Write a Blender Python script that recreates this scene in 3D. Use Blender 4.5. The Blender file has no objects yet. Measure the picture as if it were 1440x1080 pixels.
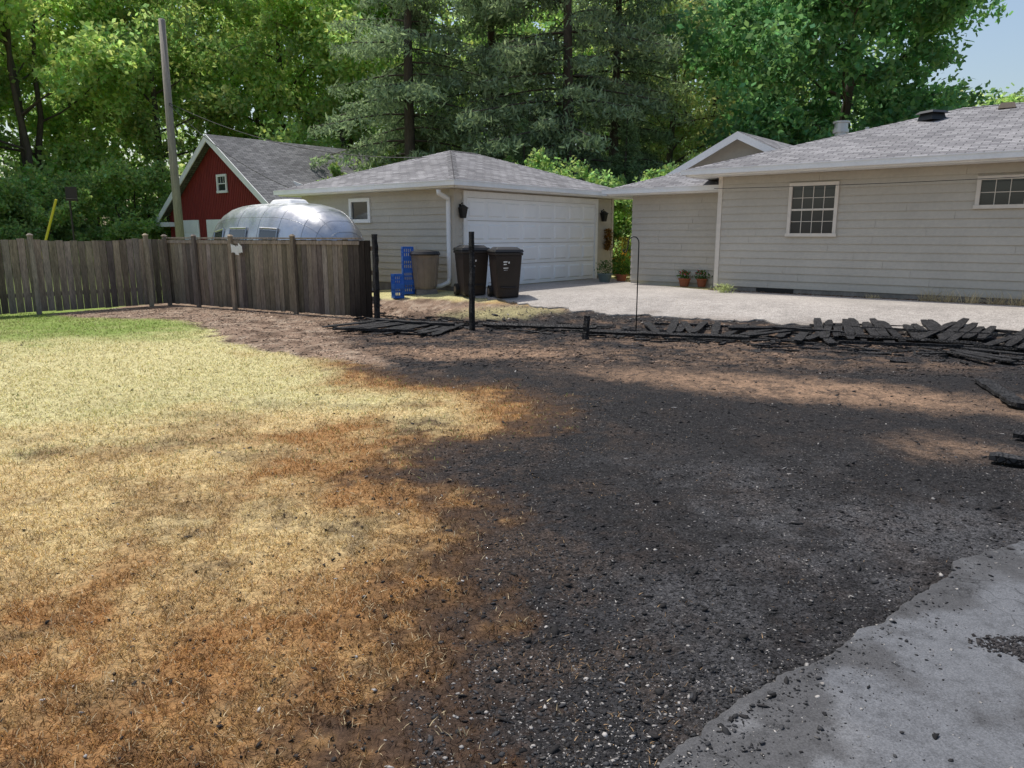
import bpy, math, numpy as np
from mathutils import Vector
R=np.random.RandomState
sc=bpy.context.scene
# ------------------------------------------------------------------ noise
def vnoise(x,y,seed=0):
    x=np.asarray(x,float);y=np.asarray(y,float)
    xi=np.floor(x);yi=np.floor(y);fx=x-xi;fy=y-yi
    fx=fx*fx*(3-2*fx);fy=fy*fy*(3-2*fy)
    def h(a,b):
        s=np.sin(a*127.1+b*311.7+seed*74.7)*43758.5453
        return s-np.floor(s)
    return (h(xi,yi)*(1-fx)+h(xi+1,yi)*fx)*(1-fy)+(h(xi,yi+1)*(1-fx)+h(xi+1,yi+1)*fx)*fy
def fbm(x,y,sc_=1.0,seed=0,o=4):
    x=np.asarray(x,float)*sc_;y=np.asarray(y,float)*sc_
    t=0;a=.5;n=0
    for i in range(o):
        t=t+a*vnoise(x+i*13.1,y-i*7.7,seed+i*3);n+=a;a*=.5
        x,y=(x*.8-y*.6)*2.03,(x*.6+y*.8)*2.03
    return t/n
def ss(a,b,x):
    t=np.clip((np.asarray(x,float)-a)/(b-a),0,1);return t*t*(3-2*t)
def poly_sd(px,py,poly):
    px=np.asarray(px,float);py=np.asarray(py,float)
    d=np.full(px.shape,1e9);ins=np.zeros(px.shape,bool)
    n=len(poly)
    for i in range(n):
        x0,y0=poly[i];x1,y1=poly[(i+1)%n]
        ex,ey=x1-x0,y1-y0
        t=np.clip(((px-x0)*ex+(py-y0)*ey)/(ex*ex+ey*ey+1e-12),0,1)
        d=np.minimum(d,np.hypot(px-x0-t*ex,py-y0-t*ey))
        c=((y0>py)!=(y1>py))
        if y1!=y0:
            xx=x0+(py-y0)*ex/(y1-y0)
            ins^=(c&(px<xx))
    return np.where(ins,d,-d)
# ------------------------------------------------------------------ terrain
def gh(x,y,micro=True):
    x=np.asarray(x,float);y=np.asarray(y,float)
    n=.453*x+.891*y
    z=.30*ss(11.9,15.4,n)*ss(-5.5,-2.0,x)
    if micro:
        z=z+(fbm(x,y,1.1,5,3)-.5)*.05*(1-ss(8.5,11.5,n*.95))*ss(.3,3.,np.hypot(x,y)+1.0)+(fbm(x,y,9,9,2)-.5)*.018*(1-ss(8,11.5,n))
    return z
def g1(x,y): return float(gh(x,y,False))
CHAR=[(-1.32,8.5),(-.7,8.15),(-.16,8.0),(.5,7.24),(.55,6.35),(.15,5.8),(-.45,5.45),(-.55,4.85),(-.12,4.35),(.0,3.95),(-.08,3.4),(-.1,3.05),(-.06,2.73),(-.14,2.48),(-.17,2.2),(-.18,2.0),(-.3,1),(-.5,-6),(16,-6),(16,11.5),(7.5,11.9),(0,15.2),(-2.0,14.9),(-3.0,13.4),(-2.7,11.5),(-1.9,10.0),(-1.6,9.0)]
MULCH=[(-9.6,15.1),(-8.6,14.7),(-6.5,14.2),(-5.47,13.07),(-4.62,11.6),(-3.79,10.6),(-2.52,9.6),(-1.98,9.25),(-1.36,8.75),(-.2,8.9),(2,9),(9,7),(16,7),(16,11),(9,11.5),(0,15.6),(-2.5,17),(-8,18.8)]
SLAB=[(-.3,-3),(0.05,.8),(.457,2.0),(1.01,2.46),(1.54,2.84),(2.23,3.45),(2.69,3.67),(4,4.1),(8,5.5),(9.8,5),(9.8,-3)]
def mixc(a,b,t):
    t=np.asarray(t)[...,None];return a*(1-t)+b*t
def C(*a): return np.array(a,float)
def ground_info(x,y):
    sB=poly_sd(x,y,CHAR);sM=poly_sd(x,y,MULCH)
    nA=fbm(x,y,1.3,1,5);nB=fbm(x,y,3.5,2,4);nC=fbm(x,y,.6,3,4);nD=fbm(x,y,8,4,4);nE=fbm(x,y,2.6,17,5);nF=fbm(x,y,18,23,3)
    one=np.ones(np.shape(x))[...,None]
    straw=one*C(.58,.445,.225);lawn=one*C(.58,.52,.27);green=one*C(.19,.27,.06)
    orange=one*C(.345,.19,.078);dbrown=one*C(.070,.044,.030);char=one*C(.026,.025,.026);ash=one*C(.105,.105,.11)
    mulch=one*C(.25,.175,.125)
    c=y-.59*x
    col=mixc(straw,lawn,ss(7.0,9.0,c+(nA-.5)*3))
    col=mixc(col,one*C(.36,.32,.18),.5*ss(.50,.68,nE)*ss(3.0,4.4,y)*(1-ss(8.5,10.,c)))
    col=mixc(col,green,.95*ss(10.2,13.0,y+(nA-.5)*3)*ss(3.8,6.8,-x+(nB-.5)*2))
    col=mixc(col,one*C(.40,.40,.17),.35*ss(.45,.72,nC)*ss(7.5,10,c))
    # browning toward the burn
    d=-sB+(nA-.5)*1.6+(nB-.5)*.7
    w=1-ss(.15,1.6,d)
    low=ss(3.8,2.0,y+(nC-.5)*1.2)*.75
    w=np.maximum(w,low)*(.55+.5*nB+.6*nD)
    w=np.clip(w+.5*ss(.46,.66,nE*.7+nD*.3)*(1-ss(7.2,8.6,c)),0,1)
    col=mixc(col,orange,w)
    dk=ss(.50,.74,nB*.40+nA*.38+nF*.14+.18*(1-ss(0,1.1,d))+.08*ss(2.9,2.0,y))*(1-ss(7.6,8.8,c))
    for (ex,ey,er) in [(-.82,4.02,.16),(-1.85,5.25,.30),(-1.45,2.3,.22),(-2.6,5.6,.26),(-1.0,6.2,.22)]:
        dk=np.maximum(dk,(1-ss(.2,1.1,np.hypot((x-ex)*.7,y-ey)/er+(nD-.5)*1.6))*.6)
    col=mixc(col,dbrown,np.clip(dk*(.15+1.1*nF),0,1))
    s=sB+(nB-.5)*.6+(nD-.5)*.4
    fr=ss(-1.0,.0,s)*ss(.28,.66,nD*.4+nF*.5+.40*ss(-.6,0,s))
    col=mixc(col,dbrown,.92*fr)
    mm=ss(-.12,.14,sM+(nB-.5)*.5)
    mcol=mixc(mulch,one*C(.36,.28,.21),ss(.45,.75,nD));mcol=mixc(mcol,dbrown,.6*ss(.5,.7,nB))
    col=mixc(col,mcol,mm)
    cm=ss(-.25,.22,s+(nF-.5)*.4)
    deep=ss(0,1.0,sB)
    ccol=mixc(char,ash,.5*ss(.45,.72,nA*.7+nD*.3)*ss(2.2,.9,np.abs(y-3.6))*ss(0,1,x))
    ccol=mixc(ccol,one*C(.085,.060,.045),.6*ss(.44,.7,nB*.6+nF*.4)*(1-.75*deep))
    a=-27*math.pi/180;cx,cy=x-3.0,y-7.75
    u=cx*math.cos(a)+cy*math.sin(a);v=-cx*math.sin(a)+cy*math.cos(a)
    e=1-ss(.25,1.35,np.hypot(u/2.6,v/.68)+(nB-.5)*.7+(nD-.5)*.8)
    e=np.maximum(e,.5*(1-ss(.2,1.3,np.hypot((x-3.3)/.5,(y-5.5)/.45)+(nB-.5)*1.0)))
    e=np.maximum(e,.45*ss(.42,.66,nC*.4+nB*.3+nD*.3)*ss(8.2,9.6,y))
    e=np.maximum(e,.8*(1-ss(.4,1.1,np.hypot((x+.6)/2.4,(y-10.1)/.7)+(nB-.5)*1.2)))
    e=e*(.40+.9*ss(.3,.62,nF*.5+nD*.5))
    ccol=mixc(ccol,one*C(.29,.19,.125),np.clip(.85*e,0,1))
    col=mixc(col,ccol,cm)
    n=.453*x+.891*y
    pt=(1-ss(.4,1.2,np.hypot((x+.2)/1.2,(y-14.8)/.7)+(nB-.5)*.7+(nD-.5)*.6))
    col=mixc(col,one*C(.42,.37,.19),pt*.8*(.5+.7*nD))
    far=ss(16.5,19,n+(nA-.5)*2)*ss(1.0,-1.0,x+(0))
    far=np.maximum(far,ss(24,27,y));
    col=mixc(col,one*C(.12,.16,.045),far)
    charmask=np.clip(cm*(1-.6*e)*(1-pt)*(1-far),0,1)
    grassw=np.clip((1-mm)*(1-cm)*(1-.5*dk)*(1-.6*fr),0,1)*(1-far)
    return col,charmask,grassw,mm
# ------------------------------------------------------------------ materials
def nodes(name):
    m=bpy.data.materials.new(name);m.use_nodes=True
    nt=m.node_tree;return m,nt,nt.nodes['Principled BSDF'],nt.nodes['Material Output']
def mul(nt,a,b,fac=1.0):
    n=nt.nodes.new('ShaderNodeMix');n.data_type='RGBA';n.blend_type='MULTIPLY';n.inputs[0].default_value=fac
    for s,i in ((a,6),(b,7)):
        if isinstance(s,tuple): n.inputs[i].default_value=s
        else: nt.links.new(s,n.inputs[i])
    return n.outputs[2]
def noise(nt,scale,detail=4,vec=None,rough=.6):
    n=nt.nodes.new('ShaderNodeTexNoise');n.inputs['Scale'].default_value=scale;n.inputs['Detail'].default_value=detail
    n.inputs['Roughness'].default_value=rough
    if vec is not None: nt.links.new(vec,n.inputs['Vector'])
    return n.outputs['Fac']
def mr(nt,s,a,b,c,d):
    n=nt.nodes.new('ShaderNodeMapRange');nt.links.new(s,n.inputs[0])
    for i,v in enumerate((a,b,c,d)): n.inputs[i+1].default_value=v
    return n.outputs[0]
def mat(name,col,rough=.7,metal=0.,nz=None,stretch=(1,1,1),bump=None,attr=False,spec=.4,coat=0):
    m,nt,p,o=nodes(name)
    tc=nt.nodes.new('ShaderNodeTexCoord');mp=nt.nodes.new('ShaderNodeMapping')
    mp.inputs['Scale'].default_value=stretch
    nt.links.new(tc.outputs['Object'],mp.inputs['Vector']);vec=mp.outputs[0]
    c=(*col,1)
    if attr:
        at=nt.nodes.new('ShaderNodeAttribute');at.attribute_name='Col';c=mul(nt,at.outputs['Color'],c)
    if nz:
        for (s,amt) in nz:
            f=mr(nt,noise(nt,s,4,vec),.3,.7,1-amt,1+amt*.6)
            c=mul(nt,c,f)
    if isinstance(c,tuple): p.inputs['Base Color'].default_value=c
    else: nt.links.new(c,p.inputs['Base Color'])
    p.inputs['Roughness'].default_value=rough;p.inputs['Metallic'].default_value=metal
    p.inputs['Specular IOR Level'].default_value=spec
    if bump:
        b=nt.nodes.new('ShaderNodeBump');b.inputs['Strength'].default_value=bump[1];b.inputs['Distance'].default_value=bump[2] if len(bump)>2 else .01
        nt.links.new(noise(nt,bump[0],4,vec),b.inputs['Height']);nt.links.new(b.outputs[0],p.inputs['Normal'])
    return m
M={}
M['siding']=mat('painted_siding',(.50,.46,.39),.6,nz=[(1.2,.08),(14,.06)])
M['white']=mat('white_trim_paint',(.83,.83,.82),.45,nz=[(2,.08),(20,.05)])
M['cream']=mat('cream_frame',(.68,.62,.54),.5,nz=[(8,.08)])
M['door']=mat('garage_door_paint',(.88,.89,.90),.4,nz=[(1.5,.05)])
M['found']=mat('foundation_concrete',(.22,.20,.18),.9,nz=[(4,.3),(30,.2)],bump=(40,.3))
M['glass']=mat('window_glass',(.03,.035,.04),.06,spec=.8)
M['fence']=mat('weathered_wood',(1,1,1),.85,nz=[(3,.35),(14,.4)],stretch=(6,6,.8),bump=(20,.5,.01),attr=True,spec=.2)
M['red']=mat('red_barn_boards',(.24,.035,.03),.7,nz=[(3,.25)],stretch=(5,5,.6))
M['black']=mat('black_metal',(.012,.012,.012),.45)
M['bin']=mat('brown_plastic',(.030,.022,.019),.42,nz=[(6,.2)])
M['binlid']=mat('black_plastic',(.018,.017,.017),.4)
M['tan']=mat('tan_plastic',(.25,.20,.15),.5,nz=[(5,.15)])
M['blue']=mat('blue_plastic',(.015,.12,.48),.4)
M['pole']=mat('grey_pole_wood',(.30,.27,.235),.85,nz=[(3,.3),(20,.3)],stretch=(8,8,.5),bump=(20,.4))
M['yellow']=mat('yellow_paint',(.60,.50,.04),.5)
M['galv']=mat('galvanised_metal',(.45,.46,.47),.35,metal=.8)
M['seam']=mat('panel_seam_metal',(.30,.31,.32),.45,metal=.8)
M['bark']=mat('bark',(.085,.07,.056),.9,nz=[(6,.4)],stretch=(3,3,.6))
M['terra']=mat('terracotta',(.30,.10,.05),.8)
M['greypot']=mat('glazed_pot',(.12,.16,.15),.5)
M['redlight']=mat('red_lens',(.4,.02,.01),.2)
M['pebble']=mat('pebbles',(1,1,1),.9,attr=True,spec=.25)
M['wire']=mat('cable',(.03,.03,.03),.6)
def charmat():
    m,nt,p,o=nodes('charred_wood')
    tc=nt.nodes.new('ShaderNodeTexCoord');v=tc.outputs['Object']
    vo=nt.nodes.new('ShaderNodeTexVoronoi');vo.feature='DISTANCE_TO_EDGE';vo.inputs['Scale'].default_value=26;nt.links.new(v,vo.inputs['Vector'])
    c=mul(nt,(.018,.017,.017,1),mr(nt,vo.outputs['Distance'],0,.12,.25,1.25))
    c=mul(nt,c,mr(nt,noise(nt,7,4,v),.35,.68,.55,2.4))
    nt.links.new(c,p.inputs['Base Color']);p.inputs['Roughness'].default_value=.7;p.inputs['Specular IOR Level'].default_value=.3
    b=nt.nodes.new('ShaderNodeBump');b.inputs['Strength'].default_value=1;b.inputs['Distance'].default_value=.02
    nt.links.new(mr(nt,vo.outputs['Distance'],0,.15,0,1),b.inputs['Height']);nt.links.new(b.outputs[0],p.inputs['Normal'])
    return m
M['char']=charmat()
def shingle(name,base):
    m,nt,p,o=nodes(name)
    uv=nt.nodes.new('ShaderNodeUVMap');uv.uv_map='UVMap'
    b=nt.nodes.new('ShaderNodeTexBrick');nt.links.new(uv.outputs[0],b.inputs['Vector'])
    b.inputs['Scale'].default_value=1;b.inputs['Brick Width'].default_value=.30;b.inputs['Row Height'].default_value=.14
    b.inputs['Mortar Size'].default_value=.012;b.inputs['Mortar Smooth'].default_value=.3
    b.inputs['Color1'].default_value=(base[0]*.68,base[1]*.68,base[2]*.70,1);b.inputs['Color2'].default_value=(base[0]*1.25,base[1]*1.25,base[2]*1.25,1)
    b.inputs['Mortar'].default_value=(base[0]*.35,base[1]*.35,base[2]*.35,1)
    tc=nt.nodes.new('ShaderNodeTexCoord')
    c=mul(nt,b.outputs['Color'],mr(nt,noise(nt,.7,4,tc.outputs['Object']),.3,.7,.8,1.15))
    c=mul(nt,c,mr(nt,noise(nt,40,3,tc.outputs['Object']),.3,.7,.7,1.25))
    nt.links.new(c,p.inputs['Base Color']);p.inputs['Roughness'].default_value=.95;p.inputs['Specular IOR Level'].default_value=.15
    return m
M['shingle']=shingle('asphalt_shingles',(.235,.23,.235));M['shingle2']=shingle('old_shingles',(.18,.18,.185))
def leafmat(name,trans=.35,tt=(1.5,1.6,.8,1)):
    m=bpy.data.materials.new(name);m.use_nodes=True;nt=m.node_tree;nt.nodes.remove(nt.nodes['Principled BSDF']);o=nt.nodes['Material Output']
    at=nt.nodes.new('ShaderNodeAttribute');at.attribute_name='Col'
    oi=nt.nodes.new('ShaderNodeObjectInfo')
    c=mul(nt,at.outputs['Color'],mr(nt,oi.outputs['Random'],0,1,.82,1.2))
    p=nt.nodes.new('ShaderNodeBsdfDiffuse');nt.links.new(c,p.inputs['Color'])
    t=nt.nodes.new('ShaderNodeBsdfTranslucent');nt.links.new(mul(nt,c,tt),t.inputs['Color'])
    mx=nt.nodes.new('ShaderNodeMixShader');mx.inputs[0].default_value=trans
    nt.links.new(p.outputs[0],mx.inputs[1]);nt.links.new(t.outputs[0],mx.inputs[2]);nt.links.new(mx.outputs[0],o.inputs['Surface'])
    return m
M['leaf']=leafmat('foliage',.5,(1.5,1.5,1.1,1));M['needle']=leafmat('needles',.35,(1.4,1.4,1.1,1))
M['blade']=leafmat('grass_blades',.25,(1.2,1.15,1,1))
def aluminium():
    m,nt,p,o=nodes('riveted_aluminium')
    tc=nt.nodes.new('ShaderNodeTexCoord')
    nt.links.new(mul(nt,(.50,.51,.53,1),mr(nt,noise(nt,1.6,4,tc.outputs['Object']),.3,.7,.75,1.1)),p.inputs['Base Color'])
    p.inputs['Metallic'].default_value=.9
    nt.links.new(mr(nt,noise(nt,3,4,tc.outputs['Object']),.3,.7,.25,.48),p.inputs['Roughness'])
    bp=nt.nodes.new('ShaderNodeBump');bp.inputs['Strength'].default_value=.3;bp.inputs['Distance'].default_value=.04
    nt.links.new(noise(nt,2.2,3,tc.outputs['Object']),bp.inputs['Height']);nt.links.new(bp.outputs[0],p.inputs['Normal'])
    return m
M['alu']=aluminium()
def groundmat():
    m,nt,p,o=nodes('ground_surface')
    tc=nt.nodes.new('ShaderNodeTexCoord');v=tc.outputs['Object']
    at=nt.nodes.new('ShaderNodeAttribute');at.attribute_name='Col'
    ac=nt.nodes.new('ShaderNodeAttribute');ac.attribute_name='CharM'
    c=mul(nt,at.outputs['Color'],mr(nt,noise(nt,28,5,v,.78),.32,.68,.4,1.5))
    vo=nt.nodes.new('ShaderNodeTexVoronoi');vo.inputs['Scale'].default_value=120;nt.links.new(v,vo.inputs['Vector'])
    sp=nt.nodes.new('ShaderNodeSeparateColor');nt.links.new(vo.outputs['Color'],sp.inputs[0])
    grain=mr(nt,sp.outputs[0],0,1,.4,1.65)
    mx=nt.nodes.new('ShaderNodeMix');mx.data_type='RGBA';nt.links.new(ac.outputs['Fac'],mx.inputs[0])
    nt.links.new(c,mx.inputs[6]);nt.links.new(mul(nt,c,grain),mx.inputs[7])
    c=mx.outputs[2]
    vo2=nt.nodes.new('ShaderNodeTexVoronoi');vo2.inputs['Scale'].default_value=70;nt.links.new(v,vo2.inputs['Vector'])
    sp2=nt.nodes.new('ShaderNodeSeparateColor');nt.links.new(vo2.outputs['Color'],sp2.inputs[0])
    fl=mr(nt,sp2.outputs[1],.88,.96,0,.9)
    dm=mr(nt,vo2.outputs['Distance'],.2,.45,1,0)
    a=nt.nodes.new('ShaderNodeMath');a.operation='MULTIPLY';nt.links.new(fl,a.inputs[0]);nt.links.new(dm,a.inputs[1])
    b=nt.nodes.new('ShaderNodeMath');b.operation='MULTIPLY';nt.links.new(a.outputs[0],b.inputs[0]);nt.links.new(ac.outputs['Fac'],b.inputs[1])
    patch=mr(nt,noise(nt,.9,3,v),.40,.58,.2,1)
    b2=nt.nodes.new('ShaderNodeMath');b2.operation='MULTIPLY';nt.links.new(b.outputs[0],b2.inputs[0]);nt.links.new(patch,b2.inputs[1])
    mx2=nt.nodes.new('ShaderNodeMix');mx2.data_type='RGBA';nt.links.new(b2.outputs[0],mx2.inputs[0]);nt.links.new(c,mx2.inputs[6])
    mx2.inputs[7].default_value=(.25,.235,.22,1)
    nt.links.new(mx2.outputs[2],p.inputs['Base Color'])
    p.inputs['Roughness'].default_value=.95;p.inputs['Specular IOR Level'].default_value=.12
    bp=nt.nodes.new('ShaderNodeBump');bp.inputs['Strength'].default_value=.9;bp.inputs['Distance'].default_value=.018
    nt.links.new(noise(nt,60,4,v,.8),bp.inputs['Height']);nt.links.new(bp.outputs[0],p.inputs['Normal'])
    return m
M['ground']=groundmat()
M['drive']=mat('pale_gravel_drive',(.40,.365,.33),.9,attr=True,nz=[(.7,.25),(9,.2),(45,.55)])
def slabmat():
    m,nt,p,o=nodes('stained_asphalt_slab')
    tc=nt.nodes.new('ShaderNodeTexCoord');v=tc.outputs['Object']
    at=nt.nodes.new('ShaderNodeAttribute');at.attribute_name='Col'
    c=mul(nt,at.outputs['Color'],mr(nt,noise(nt,170,3,v),.3,.7,.65,1.35))
    c=mul(nt,c,mr(nt,noise(nt,14,6,v,.75),.34,.52,.7,1.08))
    vo=nt.nodes.new('ShaderNodeTexVoronoi');vo.feature='DISTANCE_TO_EDGE';vo.inputs['Scale'].default_value=.7
    wv=nt.nodes.new('ShaderNodeVectorMath');wv.operation='ADD'
    nz=nt.nodes.new('ShaderNodeTexNoise');nz.inputs['Scale'].default_value=2.5;nz.inputs['Detail'].default_value=6;nt.links.new(v,nz.inputs['Vector'])
    nt.links.new(v,wv.inputs[0]);nt.links.new(nz.outputs['Color'],wv.inputs[1]);nt.links.new(wv.outputs[0],vo.inputs['Vector'])
    c=mul(nt,c,mr(nt,vo.outputs['Distance'],0,.006,.45,1))
    nt.links.new(c,p.inputs['Base Color']);p.inputs['Roughness'].default_value=.8;p.inputs['Specular IOR Level'].default_value=.3
    bp=nt.nodes.new('ShaderNodeBump');bp.inputs['Strength'].default_value=.5;bp.inputs['Distance'].default_value=.005
    nt.links.new(noise(nt,170,3,v),bp.inputs['Height']);nt.links.new(bp.outputs[0],p.inputs['Normal'])
    return m
M['slab']=slabmat()
# ------------------------------------------------------------------ mesh builders
class MB:
    def __init__(s): s.v=[];s.f=[];s.m=[];s.uv=[];s.c=[];s.col=(1,1,1);s.mi=0
    def vert(s,p): s.v.append(tuple(p));s.c.append(s.col);return len(s.v)-1
    def face(s,pts,uv=None,mi=None):
        ids=[s.vert(p) for p in pts];s.f.append(ids);s.m.append(s.mi if mi is None else mi);s.uv.append(uv)
    def box(s,o,ax,ay,az,mi=None):
        o,ax,ay,az=map(Vector,(o,ax,ay,az))
        P=[o,o+ax,o+ax+ay,o+ay];Q=[p+az for p in P]
        i=[s.vert(p) for p in P+Q]
        for q in ((0,3,2,1),(4,5,6,7),(0,1,5,4),(1,2,6,5),(2,3,7,6),(3,0,4,7)):
            s.f.append([i[k] for k in q]);s.m.append(s.mi if mi is None else mi);s.uv.append(None)
    def frustum(s,c,w0,d0,w1,d1,z0,z1,rot=0,mi=None):
        cr,sr=math.cos(rot),math.sin(rot);P=[]
        for (w,d,z) in ((w0,d0,z0),(w1,d1,z1)):
            for (a,b) in ((-1,-1),(1,-1),(1,1),(-1,1)):
                x,y=a*w/2,b*d/2;P.append((c[0]+x*cr-y*sr,c[1]+x*sr+y*cr,z))
        i=[s.vert(p) for p in P]
        for q in ((0,3,2,1),(4,5,6,7),(0,1,5,4),(1,2,6,5),(2,3,7,6),(3,0,4,7)):
            s.f.append([i[k] for k in q]);s.m.append(s.mi if mi is None else mi);s.uv.append(None)
    def tube(s,pts,rads,n=8,mi=None,cap=True):
        pts=[Vector(p) for p in pts]
        if not hasattr(rads,'__len__'): rads=[rads]*len(pts)
        rings=[];prev=None
        for k,p in enumerate(pts):
            t=(pts[min(k+1,len(pts)-1)]-pts[max(k-1,0)]).normalized()
            if prev is None:
                ref=Vector((0,0,1)) if abs(t.z)<.9 else Vector((1,0,0));e=t.cross(ref).normalized()
            else: e=(prev-t*prev.dot(t)).normalized()
            prev=e;g=t.cross(e)
            rings.append([s.vert(p+(e*math.cos(2*math.pi*j/n)+g*math.sin(2*math.pi*j/n))*rads[k]) for j in range(n)])
        for k in range(len(rings)-1):
            for j in range(n):
                s.f.append([rings[k][j],rings[k][(j+1)%n],rings[k+1][(j+1)%n],rings[k+1][j]]);s.m.append(s.mi if mi is None else mi);s.uv.append(None)
        if cap:
            for r in (rings[0][::-1],rings[-1]):
                s.f.append(list(r));s.m.append(s.mi if mi is None else mi);s.uv.append(None)
    def build(s,name,mats,parent=None,smooth=False,bevel=0):
        me=bpy.data.meshes.new(name);me.from_pydata(s.v,[],s.f)
        for k in mats: me.materials.append(M[k])
        me.polygons.foreach_set('material_index',s.m)
        if any(u is not None for u in s.uv):
            ul=me.uv_layers.new(name='UVMap');i=0
            for f,u in zip(s.f,s.uv):
                for k in range(len(f)):
                    ul.data[i].uv=u[k] if u is not None else (0,0);i+=1
        a=me.color_attributes.new('Col','FLOAT_COLOR','POINT')
        a.data.foreach_set('color',np.c_[np.array(s.c,float),np.ones(len(s.c))].ravel())
        if smooth: me.polygons.foreach_set('use_smooth',[True]*len(me.polygons))
        me.update();ob=bpy.data.objects.new(name,me);sc.collection.objects.link(ob)
        if bevel:
            b=ob.modifiers.new('bevel','BEVEL');b.width=bevel;b.segments=2;b.limit_method='ANGLE'
        if parent: ob.parent=parent
        return ob
def np_mesh(name,V,F,col=None,mi=None,mats=(),attrs=None,smooth=False):
    me=bpy.data.meshes.new(name);nf,k=F.shape
    me.vertices.add(len(V));me.vertices.foreach_set('co',np.ascontiguousarray(V,dtype=np.float32).ravel())
    me.loops.add(nf*k);me.loops.foreach_set('vertex_index',np.ascontiguousarray(F,dtype=np.int32).ravel())
    me.polygons.add(nf);me.polygons.foreach_set('loop_start',np.arange(0,nf*k,k,dtype=np.int32))
    me.polygons.foreach_set('loop_total',np.full(nf,k,dtype=np.int32))
    for q in mats: me.materials.append(M[q])
    if mi is not None: me.polygons.foreach_set('material_index',np.asarray(mi,dtype=np.int32))
    if smooth: me.polygons.foreach_set('use_smooth',np.ones(nf,dtype=bool))
    me.update(calc_edges=True)
    if col is not None:
        a=me.color_attributes.new('Col','FLOAT_COLOR','POINT');a.data.foreach_set('color',np.c_[col,np.ones(len(V))].astype(np.float32).ravel())
    for n_,vals in (attrs or {}).items():
        a=me.attributes.new(n_,'FLOAT','POINT');a.data.foreach_set('value',vals.astype(np.float32).ravel())
    me.validate();return me
def link(name,me,loc=(0,0,0),rot=0,scale=1,parent=None):
    ob=bpy.data.objects.new(name,me);sc.collection.objects.link(ob);ob.location=loc;ob.rotation_euler=(0,0,rot)
    ob.scale=(scale,)*3 if not hasattr(scale,'__len__') else scale
    if parent: ob.parent=parent
    return ob
def empty(name):
    e=bpy.data.objects.new(name,None);sc.collection.objects.link(e);return e
# ------------------------------------------------------------------ ground
def sym(a): return np.unique(np.concatenate([-a,a]))
xs=np.unique(np.round(np.concatenate([sym(np.arange(0,4,.028)),sym(np.arange(4,10,.08)),sym(np.arange(10,20,.3)),sym(np.geomspace(20,700,28))]),4))
ys=np.unique(np.round(np.concatenate([-np.geomspace(6,700,24),np.linspace(-6,1,40),np.arange(1,6,.023),np.arange(6,14,.045),np.arange(14,30,.2),np.geomspace(30,900,34)]),4))
X,Y=np.meshgrid(xs,ys);X=X.ravel();Y=Y.ravel()
col,cm,gw,mm=ground_info(X,Y)
V=np.c_[X,Y,gh(X,Y)]
nx,ny=len(xs),len(ys)
I=np.arange(nx*ny).reshape(ny,nx)
F=np.stack([I[:-1,:-1],I[:-1,1:],I[1:,1:],I[1:,:-1]],-1).reshape(-1,4)
link('ground',np_mesh('ground',V,F,col,None,['ground'],{'CharM':cm},smooth=True))
# ------------------------------------------------------------------ scattered things
def rotm(n,r,flat=None):
    q=r.normal(size=(n,4))
    if flat is not None:
        a=r.uniform(0,2*math.pi,n);q=np.c_[np.cos(a/2),r.normal(size=(n,2))*flat,np.sin(a/2)]
    q/=np.linalg.norm(q,axis=1)[:,None];w,x,y,z=q.T
    return np.stack([np.stack([1-2*(y*y+z*z),2*(x*y-z*w),2*(x*z+y*w)],-1),np.stack([2*(x*y+z*w),1-2*(x*x+z*z),2*(y*z-x*w)],-1),np.stack([2*(x*z-y*w),2*(y*z+x*w),1-2*(x*x+y*y)],-1)],1)
def chips(name,x,y,size,col,r,flat=.5,elong=1.5,zoff=0,matk='pebble',zfun=None):
    n=len(x);Rm=rotm(n,r,flat*.3)
    s=size[:,None]*np.c_[r.uniform(.7,elong,n),r.uniform(.5,1,n),r.uniform(.22,.55,n)]
    base=np.array([(1,.3,0),(.5,.95,.15),(-.5,.9,0),(-1,-.2,0),(-.3,-.9,.1),(.7,-.75,-.1),(.15,.1,.8),(-.2,-.1,.7),(0,0,-1)],float)
    P=base[None]*s[:,None,:]*r.uniform(.65,1.3,(n,9,1))
    P=np.einsum('nij,nkj->nki',Rm,P)
    z=(gh(x,y) if zfun is None else zfun(x,y))+size*.10+zoff
    P+=np.c_[x,y,z][:,None,:]
    t=np.array([(0,1,6),(1,2,6),(2,7,6),(2,3,7),(3,4,7),(4,6,7),(4,5,6),(5,0,6),(1,0,8),(2,1,8),(3,2,8),(4,3,8),(5,4,8),(0,5,8)])
    F=(np.arange(n)[:,None,None]*9+t[None]).reshape(-1,3)
    return link(name,np_mesh(name,P.reshape(-1,3),F,np.repeat(col,9,0),None,[matk]))
def sample(n,r,ymin,ymax,xl=-.8,xr=.8,pw=1.0,pad=.6):
    u=r.uniform(0,1,n);y=ymin*(ymax/ymin)**(u**pw);x=r.uniform(0,1,n)*(xr-xl)*y+xl*y;x+=r.uniform(-pad,pad,n);return x,y
r=R(11);x,y=sample(110000,r,1.5,11,-.35,.85)
c_,m_,g_,mu_=ground_info(x,y);sl=poly_sd(x,y,SLAB)
keep=(r.uniform(size=len(x))<np.where(sl>0,np.exp(-sl/.12)*.8+.006,1)*np.clip(m_,0.015,1)*np.clip(.1+1.2*fbm(x,y,1.5,21,3)-.2+.6*ss(3.2,2.2,y),0,1))
x,y,sl=x[keep],y[keep],sl[keep];n=len(x)
sz=np.exp(r.normal(math.log(.0033),.55,n))*(1+.06*y);sz=np.clip(sz,.002,.015)
cc=np.repeat([[.018,.018,.019]],n,0)*r.uniform(.5,3.0,(n,1))
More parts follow.
